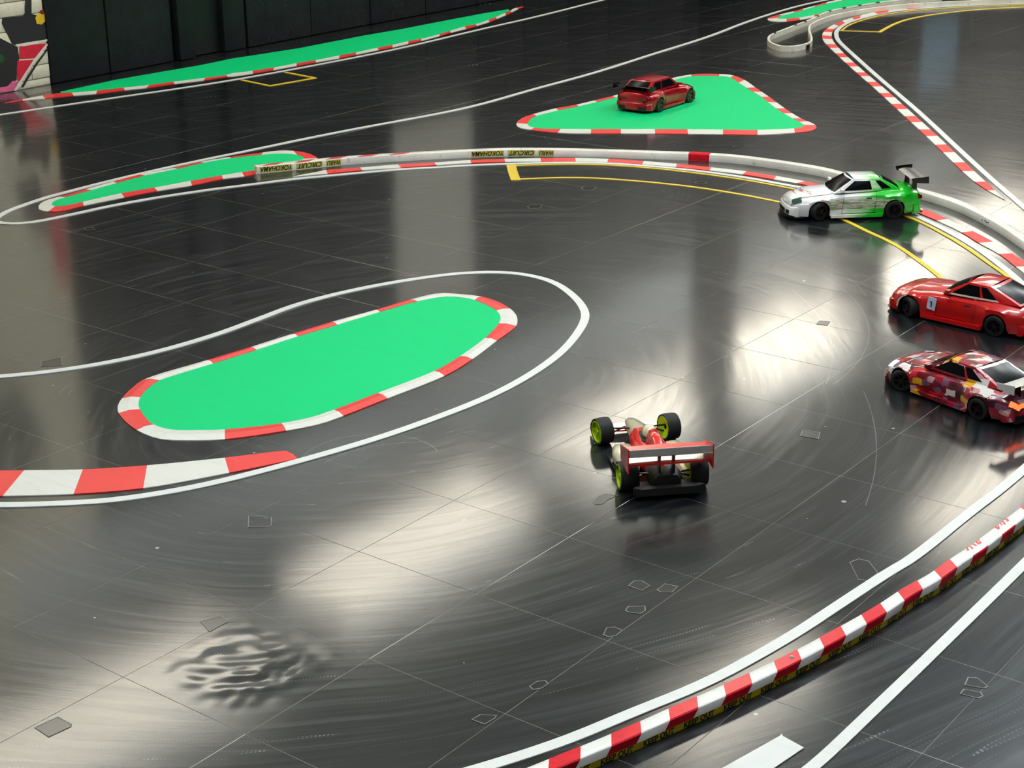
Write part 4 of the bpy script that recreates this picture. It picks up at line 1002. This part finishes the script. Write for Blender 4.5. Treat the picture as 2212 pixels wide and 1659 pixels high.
def livery_sticker():
    """dark red body covered in small stickers"""
    k = NT('dark_red_sticker_livery')
    p = k.obj(); mp = k.n('ShaderNodeMapping'); mp.inputs['Scale'].default_value = (38, 38, 62); k.l(p, mp.inputs['Vector'])
    v = k.n('ShaderNodeTexVoronoi'); v.inputs['Scale'].default_value = 1.0; v.distance = 'CHEBYCHEV'; k.l(mp.outputs[0], v.inputs['Vector'])
    sp = k.n('ShaderNodeSeparateColor'); k.l(v.outputs['Color'], sp.inputs[0])
    base = k.ramp(sp.outputs[0], [(0.0, srgb(120, 12, 26)), (0.28, srgb(165, 24, 40)), (0.45, srgb(200, 150, 155)), (0.55, srgb(90, 20, 40)), (0.66, srgb(120, 80, 105)), (0.74, srgb(225, 220, 215)), (0.82, srgb(200, 40, 50)), (0.93, srgb(230, 170, 30)), (0.97, srgb(60, 20, 30))], 'CONSTANT')
    k.l(base, k.b.inputs['Base Color'])
    k.b.inputs['Roughness'].default_value = 0.3
    k.b.inputs['Coat Weight'].default_value = 0.8
    return k.m
M['livery_sticker'] = livery_sticker()

def lerp_profile(pr, x):
    if x <= pr[0][0]: return pr[0][1]
    for (a, va), (b, vb) in zip(pr[:-1], pr[1:]):
        if x <= b:
            t = (x - a) / (b - a)
            t = t * t * (3 - 2 * t) * .35 + t * .65
            return va + (vb - va) * t
    return pr[-1][1]

def wheel(parent, x, y, r, w, steer, camber, rim_mat, spokes=6, side=1, rr=.71):
    """tyre with a tread shoulder, and a dished spoked rim as its own piece"""
    bm = bmesh.new(); seg = 36
    rq = rr - .01
    prof = [(r * rq, -w / 2 * .94), (r * (.86 + rr) / 1.73 if rr > .8 else r * .86, -w / 2), (r * .96, -w / 2 * .9), (r, -w / 2 * .62), (r, w / 2 * .62), (r * .96, w / 2 * .9), (r * (.86 + rr) / 1.73 if rr > .8 else r * .86, w / 2), (r * rq, w / 2 * .94)]
    rings = [[bm.verts.new((a * math.cos(2 * math.pi * i / seg), o, a * math.sin(2 * math.pi * i / seg))) for a, o in prof] for i in range(seg)]
    for i in range(seg):
        for k in range(len(prof)):
            j = (k + 1) % len(prof); n = (i + 1) % seg
            bm.faces.new((rings[i][k], rings[i][j], rings[n][j], rings[n][k]))
    t = mesh_obj('wheel', bm, 'tyre', parent, 35)
    t.location = (x, y, r); t.rotation_euler = (camber, 0, steer)
    bm = bmesh.new()
    R_ = r * rr
    def ring(ra, ya, rb, yb):
        A_ = [bm.verts.new((ra * math.cos(2 * math.pi * i / seg), ya, ra * math.sin(2 * math.pi * i / seg))) for i in range(seg)]
        B_ = [bm.verts.new((rb * math.cos(2 * math.pi * i / seg), yb, rb * math.sin(2 * math.pi * i / seg))) for i in range(seg)]
        for i in range(seg): bm.faces.new((A_[i], A_[(i + 1) % seg], B_[(i + 1) % seg], B_[i]))
    o = side * w / 2
    ring(R_ * 1.03, o * 1.0, R_ * .90, o * 1.02); ring(R_ * .90, o * 1.02, R_ * .86, o * .2); ring(R_ * 1.03, o, R_ * 1.03, -o); ring(R_ * 1.03, -o, R_ * .2, -o * .6)
    ring(R_ * .86, o * .2, 0.001, o * .1)
    for i in range(spokes):
        a = 2 * math.pi * i / spokes
        rot = Matrix.Rotation(-a, 3, 'Y')
        add_box(bm, rot @ Vector((R_ * .5, o * .62, 0)), (R_ * .86, w * .12, R_ * .2), rot.copy())
    bmesh.ops.create_cone(bm, cap_ends=True, segments=12, radius1=R_ * .24, radius2=R_ * .18, depth=w * .25, matrix=Matrix.Translation((0, o * .72, 0)) @ Matrix.Rotation(math.pi / 2, 4, 'X'))
    rm = mesh_obj('rim', bm, rim_mat, t, 35)
    return t

def patch_fn(p00, p10, p11, p01, bulge=(0, 0, 0)):
    p00, p10, p11, p01, bulge = map(Vector, (p00, p10, p11, p01, bulge))
    def f(s, t):
        a = p00.lerp(p10, s); b = p01.lerp(p11, s)
        return a.lerp(b, t) + bulge * (4 * s * (1 - s)) * (0.6 + 0.4 * 4 * t * (1 - t))
    return f

def patch_obj(name, f, s0, s1, t0, t1, mat, parent, off=0.0, ref=None, n=8, m=4, thick=0.0):
    bm = bmesh.new(); rows = []
    for i in range(n + 1):
        row = []
        for j in range(m + 1):
            s, t = s0 + (s1 - s0) * i / n, t0 + (t1 - t0) * j / m
            q = f(s, t)
            if off:
                nrm = (f(min(1, s + .01), t) - f(max(0, s - .01), t)).cross(f(s, min(1, t + .01)) - f(s, max(0, t - .01))).normalized()
                if ref is not None and nrm.dot(q - ref) < 0: nrm = -nrm
                q = q + nrm * off
            row.append(bm.verts.new(q))
        rows.append(row)
    for i in range(n):
        for j in range(m): bm.faces.new((rows[i][j], rows[i + 1][j], rows[i + 1][j + 1], rows[i][j + 1]))
    return mesh_obj(name, bm, mat, parent, 60)

def plate(name, pts, axis, a0, a1, mat, parent, bevel=0):
    """flat cut-out: polygon pts in the plane across the given axis, from a0 to a1 along it"""
    bm = bmesh.new()
    def V(p, a):
        if axis == 'y': return bm.verts.new((p[0], a, p[1]))
        if axis == 'z': return bm.verts.new((p[0], p[1], a))
        return bm.verts.new((a, p[0], p[1]))
    A_ = [V(p, a0) for p in pts]; B_ = [V(p, a1) for p in pts]
    bm.faces.new(A_); bm.faces.new(list(reversed(B_)))
    for i in range(len(pts)):
        j = (i + 1) % len(pts); bm.faces.new((A_[i], A_[j], B_[j], B_[i]))
    return mesh_obj(name, bm, mat, parent)

def rc_car(label, loc, rz, sp):
    e = tag(empty('rc_car', (loc[0], loc[1], sp.get('z', .0004)), rz), label, 'rc car')
    wb, tr, r, ww = sp.get('wb', .257), sp.get('tr', .083), sp.get('r', .031), .026
    xf, xr = wb / 2, -wb / 2
    zk = sp.get('zk', 1.0)
    deck, hw, bot = [(x, z * zk) for x, z in sp['deck']], sp['hw'], sp['bot']
    if 'scale' in sp: e.scale = (sp['scale'],) * 3
    ar = r * 1.16
    x0, x1 = deck[0][0], deck[-1][0]
    xs = set()
    n = 46
    for i in range(n + 1): xs.add(round(x0 + (x1 - x0) * i / n, 4))
    for c_ in (xf, xr):
        for k in range(-6, 7): xs.add(round(c_ + ar * math.sin(k / 6 * math.pi / 2), 4))
    for d_ in (0.0012, 0.004, 0.009): xs.add(round(x0 + d_, 4)); xs.add(round(x1 - d_, 4))
    xs = sorted(xs)
    def section(x):
        w = lerp_profile(hw, x); zd = lerp_profile(deck, x); zb = lerp_profile(bot, x)
        for c_ in (xf, xr):
            w += sp.get('flare', .008) * math.exp(-((x - c_) / .05) ** 4)
        endd = min(x - x0, x1 - x)
        if endd < .012:
            w -= .03 * (1 - math.sqrt(max(0, 1 - (1 - endd / .012) ** 2))); zd -= .004 * (1 - endd / .012)
        za = zb
        for c_ in (xf, xr):
            d = abs(x - c_)
            if d < ar: za = max(za, r + math.sqrt(max(0, ar * ar - d * d)))
        zs = max(zd - .009, za + .004)
        zd = max(zd, zs + .006)
        cr = sp.get('crown', .006)
        return [(w - .005 if za == zb else w, za), (w, za + .35 * (zs - za)), (w + .0005, za + .72 * (zs - za)), (w - .004, zs - .002), (w - .011, zs + .003), (w - .026, zd), (w * .5, zd + cr * .75), (0, zd + cr)]
    bm = bmesh.new(); rows = []
    for x in xs:
        half = section(x)
        rows.append([bm.verts.new((x, y, z)) for y, z in half] + [bm.verts.new((x, -y, z)) for y, z in reversed(half[:-1])])
    for r0, r1 in zip(rows[:-1], rows[1:]):
        for k in range(len(r0) - 1): bm.faces.new((r0[k], r0[k + 1], r1[k + 1], r1[k]))
    bm.faces.new(rows[0]); bm.faces.new(list(reversed(rows[-1])))
    body = mesh_obj('body', bm, sp['paint'], e, 38)
    def skin(x, k, s):
        h = section(x); i = min(int(k), len(h) - 2); t = k - i
        return Vector((x, s * (h[i][0] + (h[i + 1][0] - h[i][0]) * t), h[i][1] + (h[i + 1][1] - h[i][1]) * t))
    mid = Vector((0, 0, .04))
    def on_body(name, xa_, xb_, ka, kb, s, mat, off=.0009, n=8, m=4, slant=0.0, parent=e):
        """a thin piece lying on the body skin between two stations and two heights of the section"""
        f = lambda u, v: skin(min(max(xa_ + (xb_ - xa_) * u + slant * v, x0 + .0005), x1 - .0005), ka + (kb - ka) * v, s)
        return patch_obj(name, f, 0, 1, 0, 1, mat, parent, off, mid, n, m)
    # cabin
    xa, za, xb, zb_, xc, zc, xd, zd_ = sp['cabin']
    za, zb_, zc, zd_ = za * zk, zb_ * zk, zc * zk, zd_ * zk
    wa, wr_, wd = sp['cabw']
    A, B, Cc, D = ((xa, s * wa, za) for s in (1,)), None, None, None
    L = lambda x, w, z, s: (x, s * w, z)
    cen = Vector(((xb + xc) / 2, 0, za))
    ws = patch_fn(L(xa, wa, za, 1), L(xa, wa, za, -1), L(xb, wr_, zb_, -1), L(xb, wr_, zb_, 1), (.016, 0, .003))
    rw = patch_fn(L(xd, wd, zd_, 1), L(xd, wd, zd_, -1), L(xc, wr_, zc, -1), L(xc, wr_, zc, 1), (-.010, 0, .003))
    rf = patch_fn(L(xb, wr_, zb_, 1), L(xb, wr_, zb_, -1), L(xc, wr_, zc, -1), L(xc, wr_, zc, 1), (0, 0, .005))
    bm = bmesh.new()
    def add_patch(f, n, m):
        rows = [[bm.verts.new(f(i / n, j / m)) for j in range(m + 1)] for i in range(n + 1)]
        for i in range(n):
            for j in range(m): bm.faces.new((rows[i][j], rows[i + 1][j], rows[i + 1][j + 1], rows[i][j + 1]))
    for f in (ws, rw, rf): add_patch(f, 10, 5)
    sides = {}
    for s in (1, -1):
        sides[s] = patch_fn(L(xa, wa, za, s), L(xd, wd, zd_, s), L(xc, wr_, zc, s), L(xb, wr_, zb_, s), (0, s * .004, 0))
        add_patch(sides[s], 10, 5)
    bmesh.ops.remove_doubles(bm, verts=bm.verts, dist=0.0012)
    mesh_obj('cabin', bm, sp.get('roof', sp['paint']), e, 42)
    patch_obj('windshield', ws, .05, .95, .05, .93, 'glass_black', e, .0009, cen, 10, 5)
    patch_obj('rear_window', rw, .08, .92, .08, .9, 'glass_black', e, .0009, cen, 10, 5)
    q = sp.get('split', .62)
    for s in (1, -1):
        for w0, w1 in sp.get('wins', ((.10, q - .02), (q + .02, .90))):
            patch_obj('side_window', sides[s], w0, w1, .16, .87, 'glass_black', e, .0009, cen)
        if sp.get('trim'): patch_obj('window_trim', sides[s], .08, .74, .03, .145, 'silver_trim', e, .0012, cen)
        # mirrors
        mo = box('side_mirror', (xa - .022, s * (wa + .012), za + .012), (.012, .02, .012), sp['paint'], e, bevel=.003)
    # chassis plate, wheels
    box('chassis', (0, 0, .016), (wb + .1, .118, .014), 'black_plastic', e, bevel=.002)
    box('inner_tray', (0, 0, .04), (wb * .5, .13, .04), 'black_plastic', e, bevel=.004)
    st = sp.get('steer', 0.0)
    for x, sgn in ((xf, 1), (xf, -1), (xr, 1), (xr, -1)):
        yy = sgn * (lerp_profile(hw, x) + sp.get('flare', .008) - ww / 2 + .001)
        wheel(e, x, yy, r, ww, st if x == xf else 0.0, -sgn * sp.get('camber', .06), sp.get('rim', 'rim_dark'), sp.get('spokes', 6), sgn)
    # lamps, intakes, splitter, skirts
    hwf = lerp_profile(hw, x1 - .02); hwr = lerp_profile(hw, x0 + .015)
    zf = lerp_profile(deck, x1 - .02); zr = lerp_profile(deck, x0 + .01)
    seam = sp.get('seam', 'black_plastic')
    for s in (1, -1):
        on_body('headlight', x1 - .040, x1 - .008, 3.0, 5.2, s, sp.get('head', 'lamp_clear'), .0010, slant=-.006)
        on_body('tail_light', x0 + .001, x0 + .016, 2.2, 3.6, s, sp.get('tail', 'lamp_red'), .0010)
        tl = plate('tail_light', [(s * (hwr - .052), zr - .026), (s * (hwr - .010), zr - .024), (s * (hwr - .012), zr - .014), (s * (hwr - .052), zr - .017)], 'x', x0 - .0016, x0 + .002, sp.get('tail', 'lamp_red'), e)
        dx0, dx1 = sp.get('door', (.050, -.062))
        for xx in (dx0, dx1): on_body('door_seam', xx - .0007, xx + .0007, .2, 3.4, s, seam, .0006, 2, 8, slant=-.006)
        on_body('door_seam', dx1 - .006, dx0 - .0, .18, .24, s, seam, .0006, 10, 1)
        on_body('door_handle', dx1 + .012, dx1 + .030, 2.35, 2.6, s, seam, .0012, 3, 1)
        on_body('bonnet_seam', x1 - .030, xa + .004, 5.0, 5.12, s, seam, .0006, 14, 1)
        wsk = lerp_profile(hw, 0) + .004
        plate('side_skirt', [(xr + ar + .004, .008), (xf - ar - .004, .008), (xf - ar - .004, .017), (xr + ar + .004, .020)], 'y', s * (wsk - .004), s * (wsk + .006), sp.get('skirt_mat', sp['paint']), e)
    def bumper(name, xe, sg, hwe, zt):
        """wrap-round bumper bulging past the body end"""
        bm = bmesh.new(); rows = []
        for k in range(17):
            a = (k / 16 - .5) * math.pi
            px = xe - sg * .030 + sg * .037 * max(0, math.cos(a)) ** .55
            py = (hwe + .006) * (math.sin(a) if abs(math.sin(a)) < .98 else math.copysign(1, a))
            q = []
            for ins, z in ((.006, .0115), (.0, .016), (.0, zt - .007), (.004, zt - .001), (.012, zt + .001)):
                q.append(bm.verts.new((px - sg * ins, py * (1 - ins * 1.5), z)))
            rows.append(q)
        for r0, r1 in zip(rows[:-1], rows[1:]):
            for k in range(4): bm.faces.new((r0[k], r0[k + 1], r1[k + 1], r1[k]))
        return mesh_obj(name, bm, sp['paint'], e, 40)
    bumper('front_bumper', x1, 1, hwf, sp.get('fbz', .044)); bumper('rear_bumper', x0, -1, hwr, sp.get('rbz', .046))
    def on_bumper(name, xe, sg, hwe, y0_, y1_, z0_, z1_, mat):
        """opening that lies on the bumper face"""
        def f(u, v):
            y = y0_ + (y1_ - y0_) * u
            c_ = math.sqrt(max(0.0, 1 - min(1, abs(y) / (hwe + .006)) ** 2))
            return Vector((xe - sg * .030 + sg * .037 * c_ ** .55 + sg * .0006, y, z0_ + (z1_ - z0_) * v))
        return patch_obj(name, f, 0, 1, 0, 1, mat, e, 0.0, None, 10, 2)
    on_bumper('grille', x1, 1, hwf, -.036, .036, .018, .033, 'black_plastic')
    for s in (1, -1):
        on_bumper('bumper_vent', x1, 1, hwf, s * hwf * .56, s * hwf * .86, .019, .032, 'black_plastic')
        on_bumper('rear_vent', x0, -1, hwr, s * hwr * .40, s * hwr * .86, .017, .031, 'black_plastic')
    fp = [(x1 - .05, -hwf - .012), (x1 - .02, -hwf - .009), (x1 + .006, -hwf * .75), (x1 + .014, -hwf * .3), (x1 + .015, 0), (x1 + .014, hwf * .3), (x1 + .006, hwf * .75), (x1 - .02, hwf + .009), (x1 - .05, hwf + .012)]
    plate('front_splitter', fp, 'z', .007, .0105, sp.get('splitter', 'carbon'), e)
    plate('rear_diffuser', [(x0 + .05, -.06), (x0 - .006, -.07), (x0 - .006, .07), (x0 + .05, .06)], 'z', .012, .016, 'black_plastic', e)
    if 'wing' in sp:
        wx, wz, wspan, wch, wm = sp['wing']; wz *= zk
        bm = bmesh.new()
        prof = [(-wch / 2, .004), (-wch * .2, .004), (wch * .2, .0025), (wch / 2, -.001), (wch * .2, -.0005), (-wch * .2, .0005)]
        A_ = [bm.verts.new((wx + p[0], -wspan / 2, wz + p[1])) for p in prof]; B_ = [bm.verts.new((wx + p[0], wspan / 2, wz + p[1])) for p in prof]
        bm.faces.new(A_); bm.faces.new(list(reversed(B_)))
        for i in range(len(prof)):
            j = (i + 1) % len(prof); bm.faces.new((A_[i], A_[j], B_[j], B_[i]))
        wg = mesh_obj('rear_wing', bm, wm, e, 40)
        for s in (1, -1):
            plate('end_plate', [(wx - wch * .62, wz - .012), (wx + wch * .5, wz - .009), (wx + wch * .6, wz + .006), (wx - wch * .6, wz + .012)], 'y', s * wspan / 2, s * (wspan / 2 + .002), wm, wg)
            plate('wing_stay', [(wx - .008, zr - .004), (wx + .012, zr - .004), (wx + .008, wz), (wx - .004, wz)], 'y', s * wspan * .22, s * (wspan * .22 + .003), 'carbon', wg)
    return e

coupe = dict(
    deck=[(-.228, .072), (-.222, .084), (-.19, .092), (-.12, .092), (.0, .089), (.06, .086), (.13, .080), (.19, .071), (.215, .062), (.228, .050)],
    hw=[(-.228, .074), (-.20, .084), (-.128, .0885), (0, .087), (.128, .0885), (.19, .084), (.215, .076), (.228, .062)],
    bot=[(-.228, .022), (-.18, .016), (.17, .013), (.228, .012)],
    cabin=(.062, .087, -.008, .131, -.088, .129, -.152, .094), cabw=(.074, .056, .066), crown=.005)

def near_side(a, b, side, half, wb):
    """car centre and heading from the ground contact of its two near wheels (rear a, front b)"""
    hd = math.atan2(b[1] - a[1], b[0] - a[0])
    m = ((a[0] + b[0]) / 2, (a[1] + b[1]) / 2)
    n = (-math.sin(hd) * -side, math.cos(hd) * -side)
    return (m[0] + n[0] * half, m[1] + n[1] * half), hd

g_car = dict(coupe, paint='livery_green', wing=(-.210, .130, .185, .05, 'carbon'), rim='rim_dark', wins=((.09, .57), (.74, .90)), cabin=(.074, .087, .006, .130, -.086, .129, -.152, .094), splitter='carbon', steer=.45, head='lamp_clear', tail='lamp_red', flare=.010, spokes=5, z=ZL)
loc, hd = near_side(*((0.361, 3.2498), (0.1603, 3.0701)), 1, .087, .257)
rc_car('white coupe fading to bright green at the tail with a black wing', loc, hd, g_car)

fastback = dict(coupe,
    deck=[(-.222, .058), (-.216, .070), (-.19, .076), (-.12, .078), (.0, .076), (.05, .074), (.13, .068), (.175, .060), (.196, .052), (.206, .042)],
    hw=[(-.222, .072), (-.19, .083), (-.128, .0885), (0, .086), (.128, .0885), (.18, .082), (.196, .072), (.206, .058)],
    bot=[(-.222, .020), (-.18, .014), (.17, .011), (.206, .010)],
    cabin=(.040, .075, -.030, .113, -.092, .112, -.185, .080), cabw=(.073, .056, .064), wins=((.08, .50), (.54, .74)), fbz=.040, rbz=.042)
r_car = dict(fastback, paint='red_paint', rim='rim_dark', trim=True, camber=.10, steer=-.55, flare=.007, r=.029, head='red_paint', zk=1.10)
loc, hd = near_side(*((1.0935, 2.2897), (0.8616, 2.3081)), 1, .085, .257)
er = rc_car('plain bright red coupe cut off by the right edge', loc, hd, r_car)
# pale strip painting the glint along the front wheel arch edge
bm = bmesh.new(); ring_ = []
for k in range(13):
    a = math.radians(80 + 95 * (1 - k / 12) - 80)
    a = math.radians(-5 + 80 * k / 12)
    ring_.append([bm.verts.new((.1285 + q * math.cos(a), .0965, .029 + q * math.sin(a))) for q in (.0325, .037)])
for r0, r1 in zip(ring_[:-1], ring_[1:]): bm.faces.new((r0[0], r0[1], r1[1], r1[0]))
mesh_obj('arch_glint', bm, 'silver_trim', er)
# round number sticker on the rear quarter
bm = bmesh.new(); add_box(bm, (0, 0, 0), (.026, .0012, .036), None, .0004)
dk = mesh_obj('number_sticker', bm, 'decal_white', er); dk.location = (.062, .0895, .052); dk.rotation_euler = (0, .12, math.pi)
bm = bmesh.new(); add_box(bm, (0, -.001, -.002), (.0028, .0008, .016)); add_box(bm, (-.003, -.001, .004), (.005, .0008, .0028))
mesh_obj('number', bm, 'ink', dk)

hatch = dict(coupe,
    deck=[(-.205, .060), (-.202, .080), (-.19, .094), (-.12, .096), (.0, .094), (.07, .092), (.13, .084), (.18, .074), (.205, .060), (.215, .046)],
    hw=[(-.205, .080), (-.18, .087), (-.125, .089), (0, .085), (.125, .089), (.18, .084), (.205, .072), (.215, .058)],
    bot=[(-.205, .020), (-.17, .016), (.17, .013), (.215, .012)],
    cabin=(.078, .092, .012, .140, -.125, .139, -.188, .098), cabw=(.074, .058, .070),
    paint='candy_red', wing=(-.188, .119, .190, .042, 'carbon'), rim='rim_bronze', flare=.013, split=.60, splitter='carbon', tail='lamp_red', steer=-.1, spokes=5, zk=.935, z=ZG)
loc, hd = near_side(*((-1.2625, 4.3094), (-1.2666, 4.5479)), -1, .09, .257)
rc_car('dark candy red hatchback with a black wing parked on the triangular island', loc, hd, hatch)

gt = dict(fastback, head='head_lit', paint='livery_sticker', roof='livery_sticker', wing=(-.205, .104, .19, .045, 'silver_trim'), tail='tail_lit', flare=.011, steer=.5,
    cabin=(.070, .075, .0, .111, -.080, .110, -.17, .080), rim='rim_dark', r=.029, wins=((.09, .56), (.60, .80)), zk=1.05, scale=.94)
loc, hd = near_side(*((1.3008, 1.6885), (1.0884, 1.7536)), 1, .088, .257)
ed = rc_car('dark red sticker covered coupe with a lit red tail light', loc, hd, gt)
box('led_mesh', (-.2232, 0.0, .050), (.003, .05, .014), 'led_green', ed)

# open wheel formula car in the foreground
def formula_car(label, loc, rz):
    e = tag(empty('rc_car', (loc[0], loc[1], 0), rz), label, 'rc car')
    xf, xr = .145, -.115
    def tub(name, st, mat, parent=e, sm=50):
        """lofted hull: stations of (x, half width, z low, z high, corner)"""
        bm = bmesh.new(); rows = []
        for x, w, z0, z1, k in st:
            w = max(w, .0006); h = z1 - z0
            pts = [(w * .75, z0), (w, z0 + h * .25), (w, z0 + h * (1 - k)), (w * (1 - k), z1), (0, z1 + h * .04)]
            rows.append([bm.verts.new((x, y, z)) for y, z in pts] + [bm.verts.new((x, -y, z)) for y, z in reversed(pts[:-1])])
        for r0, r1 in zip(rows[:-1], rows[1:]):
            m = len(r0)
            for k in range(m): bm.faces.new((r0[k], r0[(k + 1) % m], r1[(k + 1) % m], r1[k]))
        bm.faces.new(rows[0]); bm.faces.new(list(reversed(rows[-1])))
        return mesh_obj(name, bm, mat, parent, sm)
    tub('nose', [(.075, .030, .018, .060, .35), (.12, .024, .018, .052, .4), (.17, .018, .020, .042, .45), (.205, .013, .022, .034, .5), (.214, .006, .024, .030, .5)], 'cream_paint')
    tub('monocoque', [(-.05, .036, .012, .066, .3), (.0, .040, .012, .064, .3), (.05, .036, .013, .062, .3), (.078, .030, .017, .060, .35)], 'f_red')
    for s in (1, -1):
        sp_ = tub('sidepod', [(-.10, .010, .010, .030, .3), (-.06, .022, .010, .044, .3), (.0, .027, .010, .047, .3), (.03, .022, .012, .044, .3), (.045, .012, .016, .036, .3)], 'cream_paint')
        sp_.location = (0, s * .058, 0)
    tub('engine_cover', [(-.15, .008, .022, .050, .4), (-.11, .014, .018, .070, .5), (-.06, .022, .016, .092, .6), (-.025, .020, .02, .096, .5), (-.015, .012, .03, .088, .4)], 'f_red')
    # cockpit and helmet
    bm = bmesh.new(); bmesh.ops.create_uvsphere(bm, u_segments=18, v_segments=12, radius=.018)
    bmesh.ops.scale(bm, vec=(1.15, .92, 1.0), verts=bm.verts)
    hm = mesh_obj('helmet', bm, 'cream_paint', e, 60); hm.location = (.012, 0, .076)
    bm = bmesh.new(); bmesh.ops.create_uvsphere(bm, u_segments=18, v_segments=12, radius=.0184)
    bmesh.ops.scale(bm, vec=(1.15, .92, 1.0), verts=bm.verts)
    bmesh.ops.delete(bm, geom=[f for f in bm.faces if not (f.calc_center_median().x > .006 and -.003 < f.calc_center_median().z < .007)], context='FACES')
    mesh_obj('visor', bm, 'glass_black', hm, 60)
    plate('cockpit_opening', [(.045, -.016), (.045, .016), (-.01, .022), (-.02, .018), (-.02, -.018), (-.01, -.022)], 'z', .0655, .0675, 'black_plastic', e)
    # floor and diffuser, gearbox
    plate('floor_plate', [(.09, -.025), (.06, -.085), (-.10, -.085), (-.13, -.05), (-.13, .05), (-.10, .085), (.06, .085), (.09, .025)], 'z', .007, .0105, 'carbon', e)
    tub('gearbox', [(-.165, .030, .012, .048, .3), (-.14, .036, .010, .056, .3), (-.10, .034, .010, .056, .3)], 'black_plastic')
    plate('rear_diffuser', [(-.185, -.072), (-.185, .072), (-.13, .06), (-.13, -.06)], 'z', .012, .022, 'black_plastic', e)
    plate('rear_bumper', [(-.178, -.078), (-.186, -.06), (-.188, .06), (-.178, .078), (-.172, .07), (-.172, -.07)], 'z', .014, .030, 'black_plastic', e)
    # wings
    fw = plate('front_wing', [(.185, -.092), (.205, -.085), (.222, -.03), (.226, 0), (.222, .03), (.205, .085), (.185, .092), (.178, .03), (.178, -.03)], 'z', .012, .0155, 'f_red', e)
    for s in (1, -1): plate('end_plate', [(.175, .008), (.212, .008), (.212, .024), (.18, .036)], 'y', s * .091, s * .0935, 'carbon', fw)
    rw = plate('rear_wing', [(-.176, -.090), (-.126, -.090), (-.120, 0), (-.126, .090), (-.176, .090), (-.180, 0)], 'z', .100, .1035, 'f_red', e)
    plate('wing_flap', [(-.186, .104), (-.160, .107), (-.158, .1095), (-.188, .121)], 'y', -.090, .090, 'silver_trim', rw)
    plate('lower_flap', [(-.178, .080), (-.140, .080), (-.140, .083), (-.178, .084)], 'y', -.090, .090, 'f_red', rw)
    for s in (1, -1):
        plate('end_plate', [(-.192, .070), (-.118, .074), (-.112, .104), (-.190, .124)], 'y', s * .090, s * .0925, 'f_red', rw)
        plate('wing_stay', [(-.158, .045), (-.140, .045), (-.140, .100), (-.158, .100)], 'y', s * .014, s * .017, 'carbon', rw)
    for s in (1, -1):
        wheel(e, xf, s * .078, .031, .032, .25, -s * .03, 'rim_yellow', 7, s, .82)
        wheel(e, xr, s * .076, .0325, .040, 0.0, -s * .02, 'rim_yellow', 7, s, .82)
        for dx, x_, z_ in ((.02, xf, .040), (-.018, xf, .024), (.02, xr, .040), (-.02, xr, .024)):
            bm = bmesh.new()
            a = Vector((x_ - dx * 1.3, s * .02, z_ + .004)); b = Vector((x_, s * .068, z_ - .004))
            d = b - a
            bmesh.ops.create_cone(bm, cap_ends=True, segments=8, radius1=.0022, radius2=.0022, depth=d.length, matrix=Matrix.Translation((a + b) / 2) @ d.to_track_quat('Z', 'Y').to_matrix().to_4x4())
            mesh_obj('suspension_arm', bm, 'carbon', e, 40)
    return e
formula_car('red and cream open wheel formula car with fluorescent yellow wheels', (0.8345, 1.0002), 2.3725)
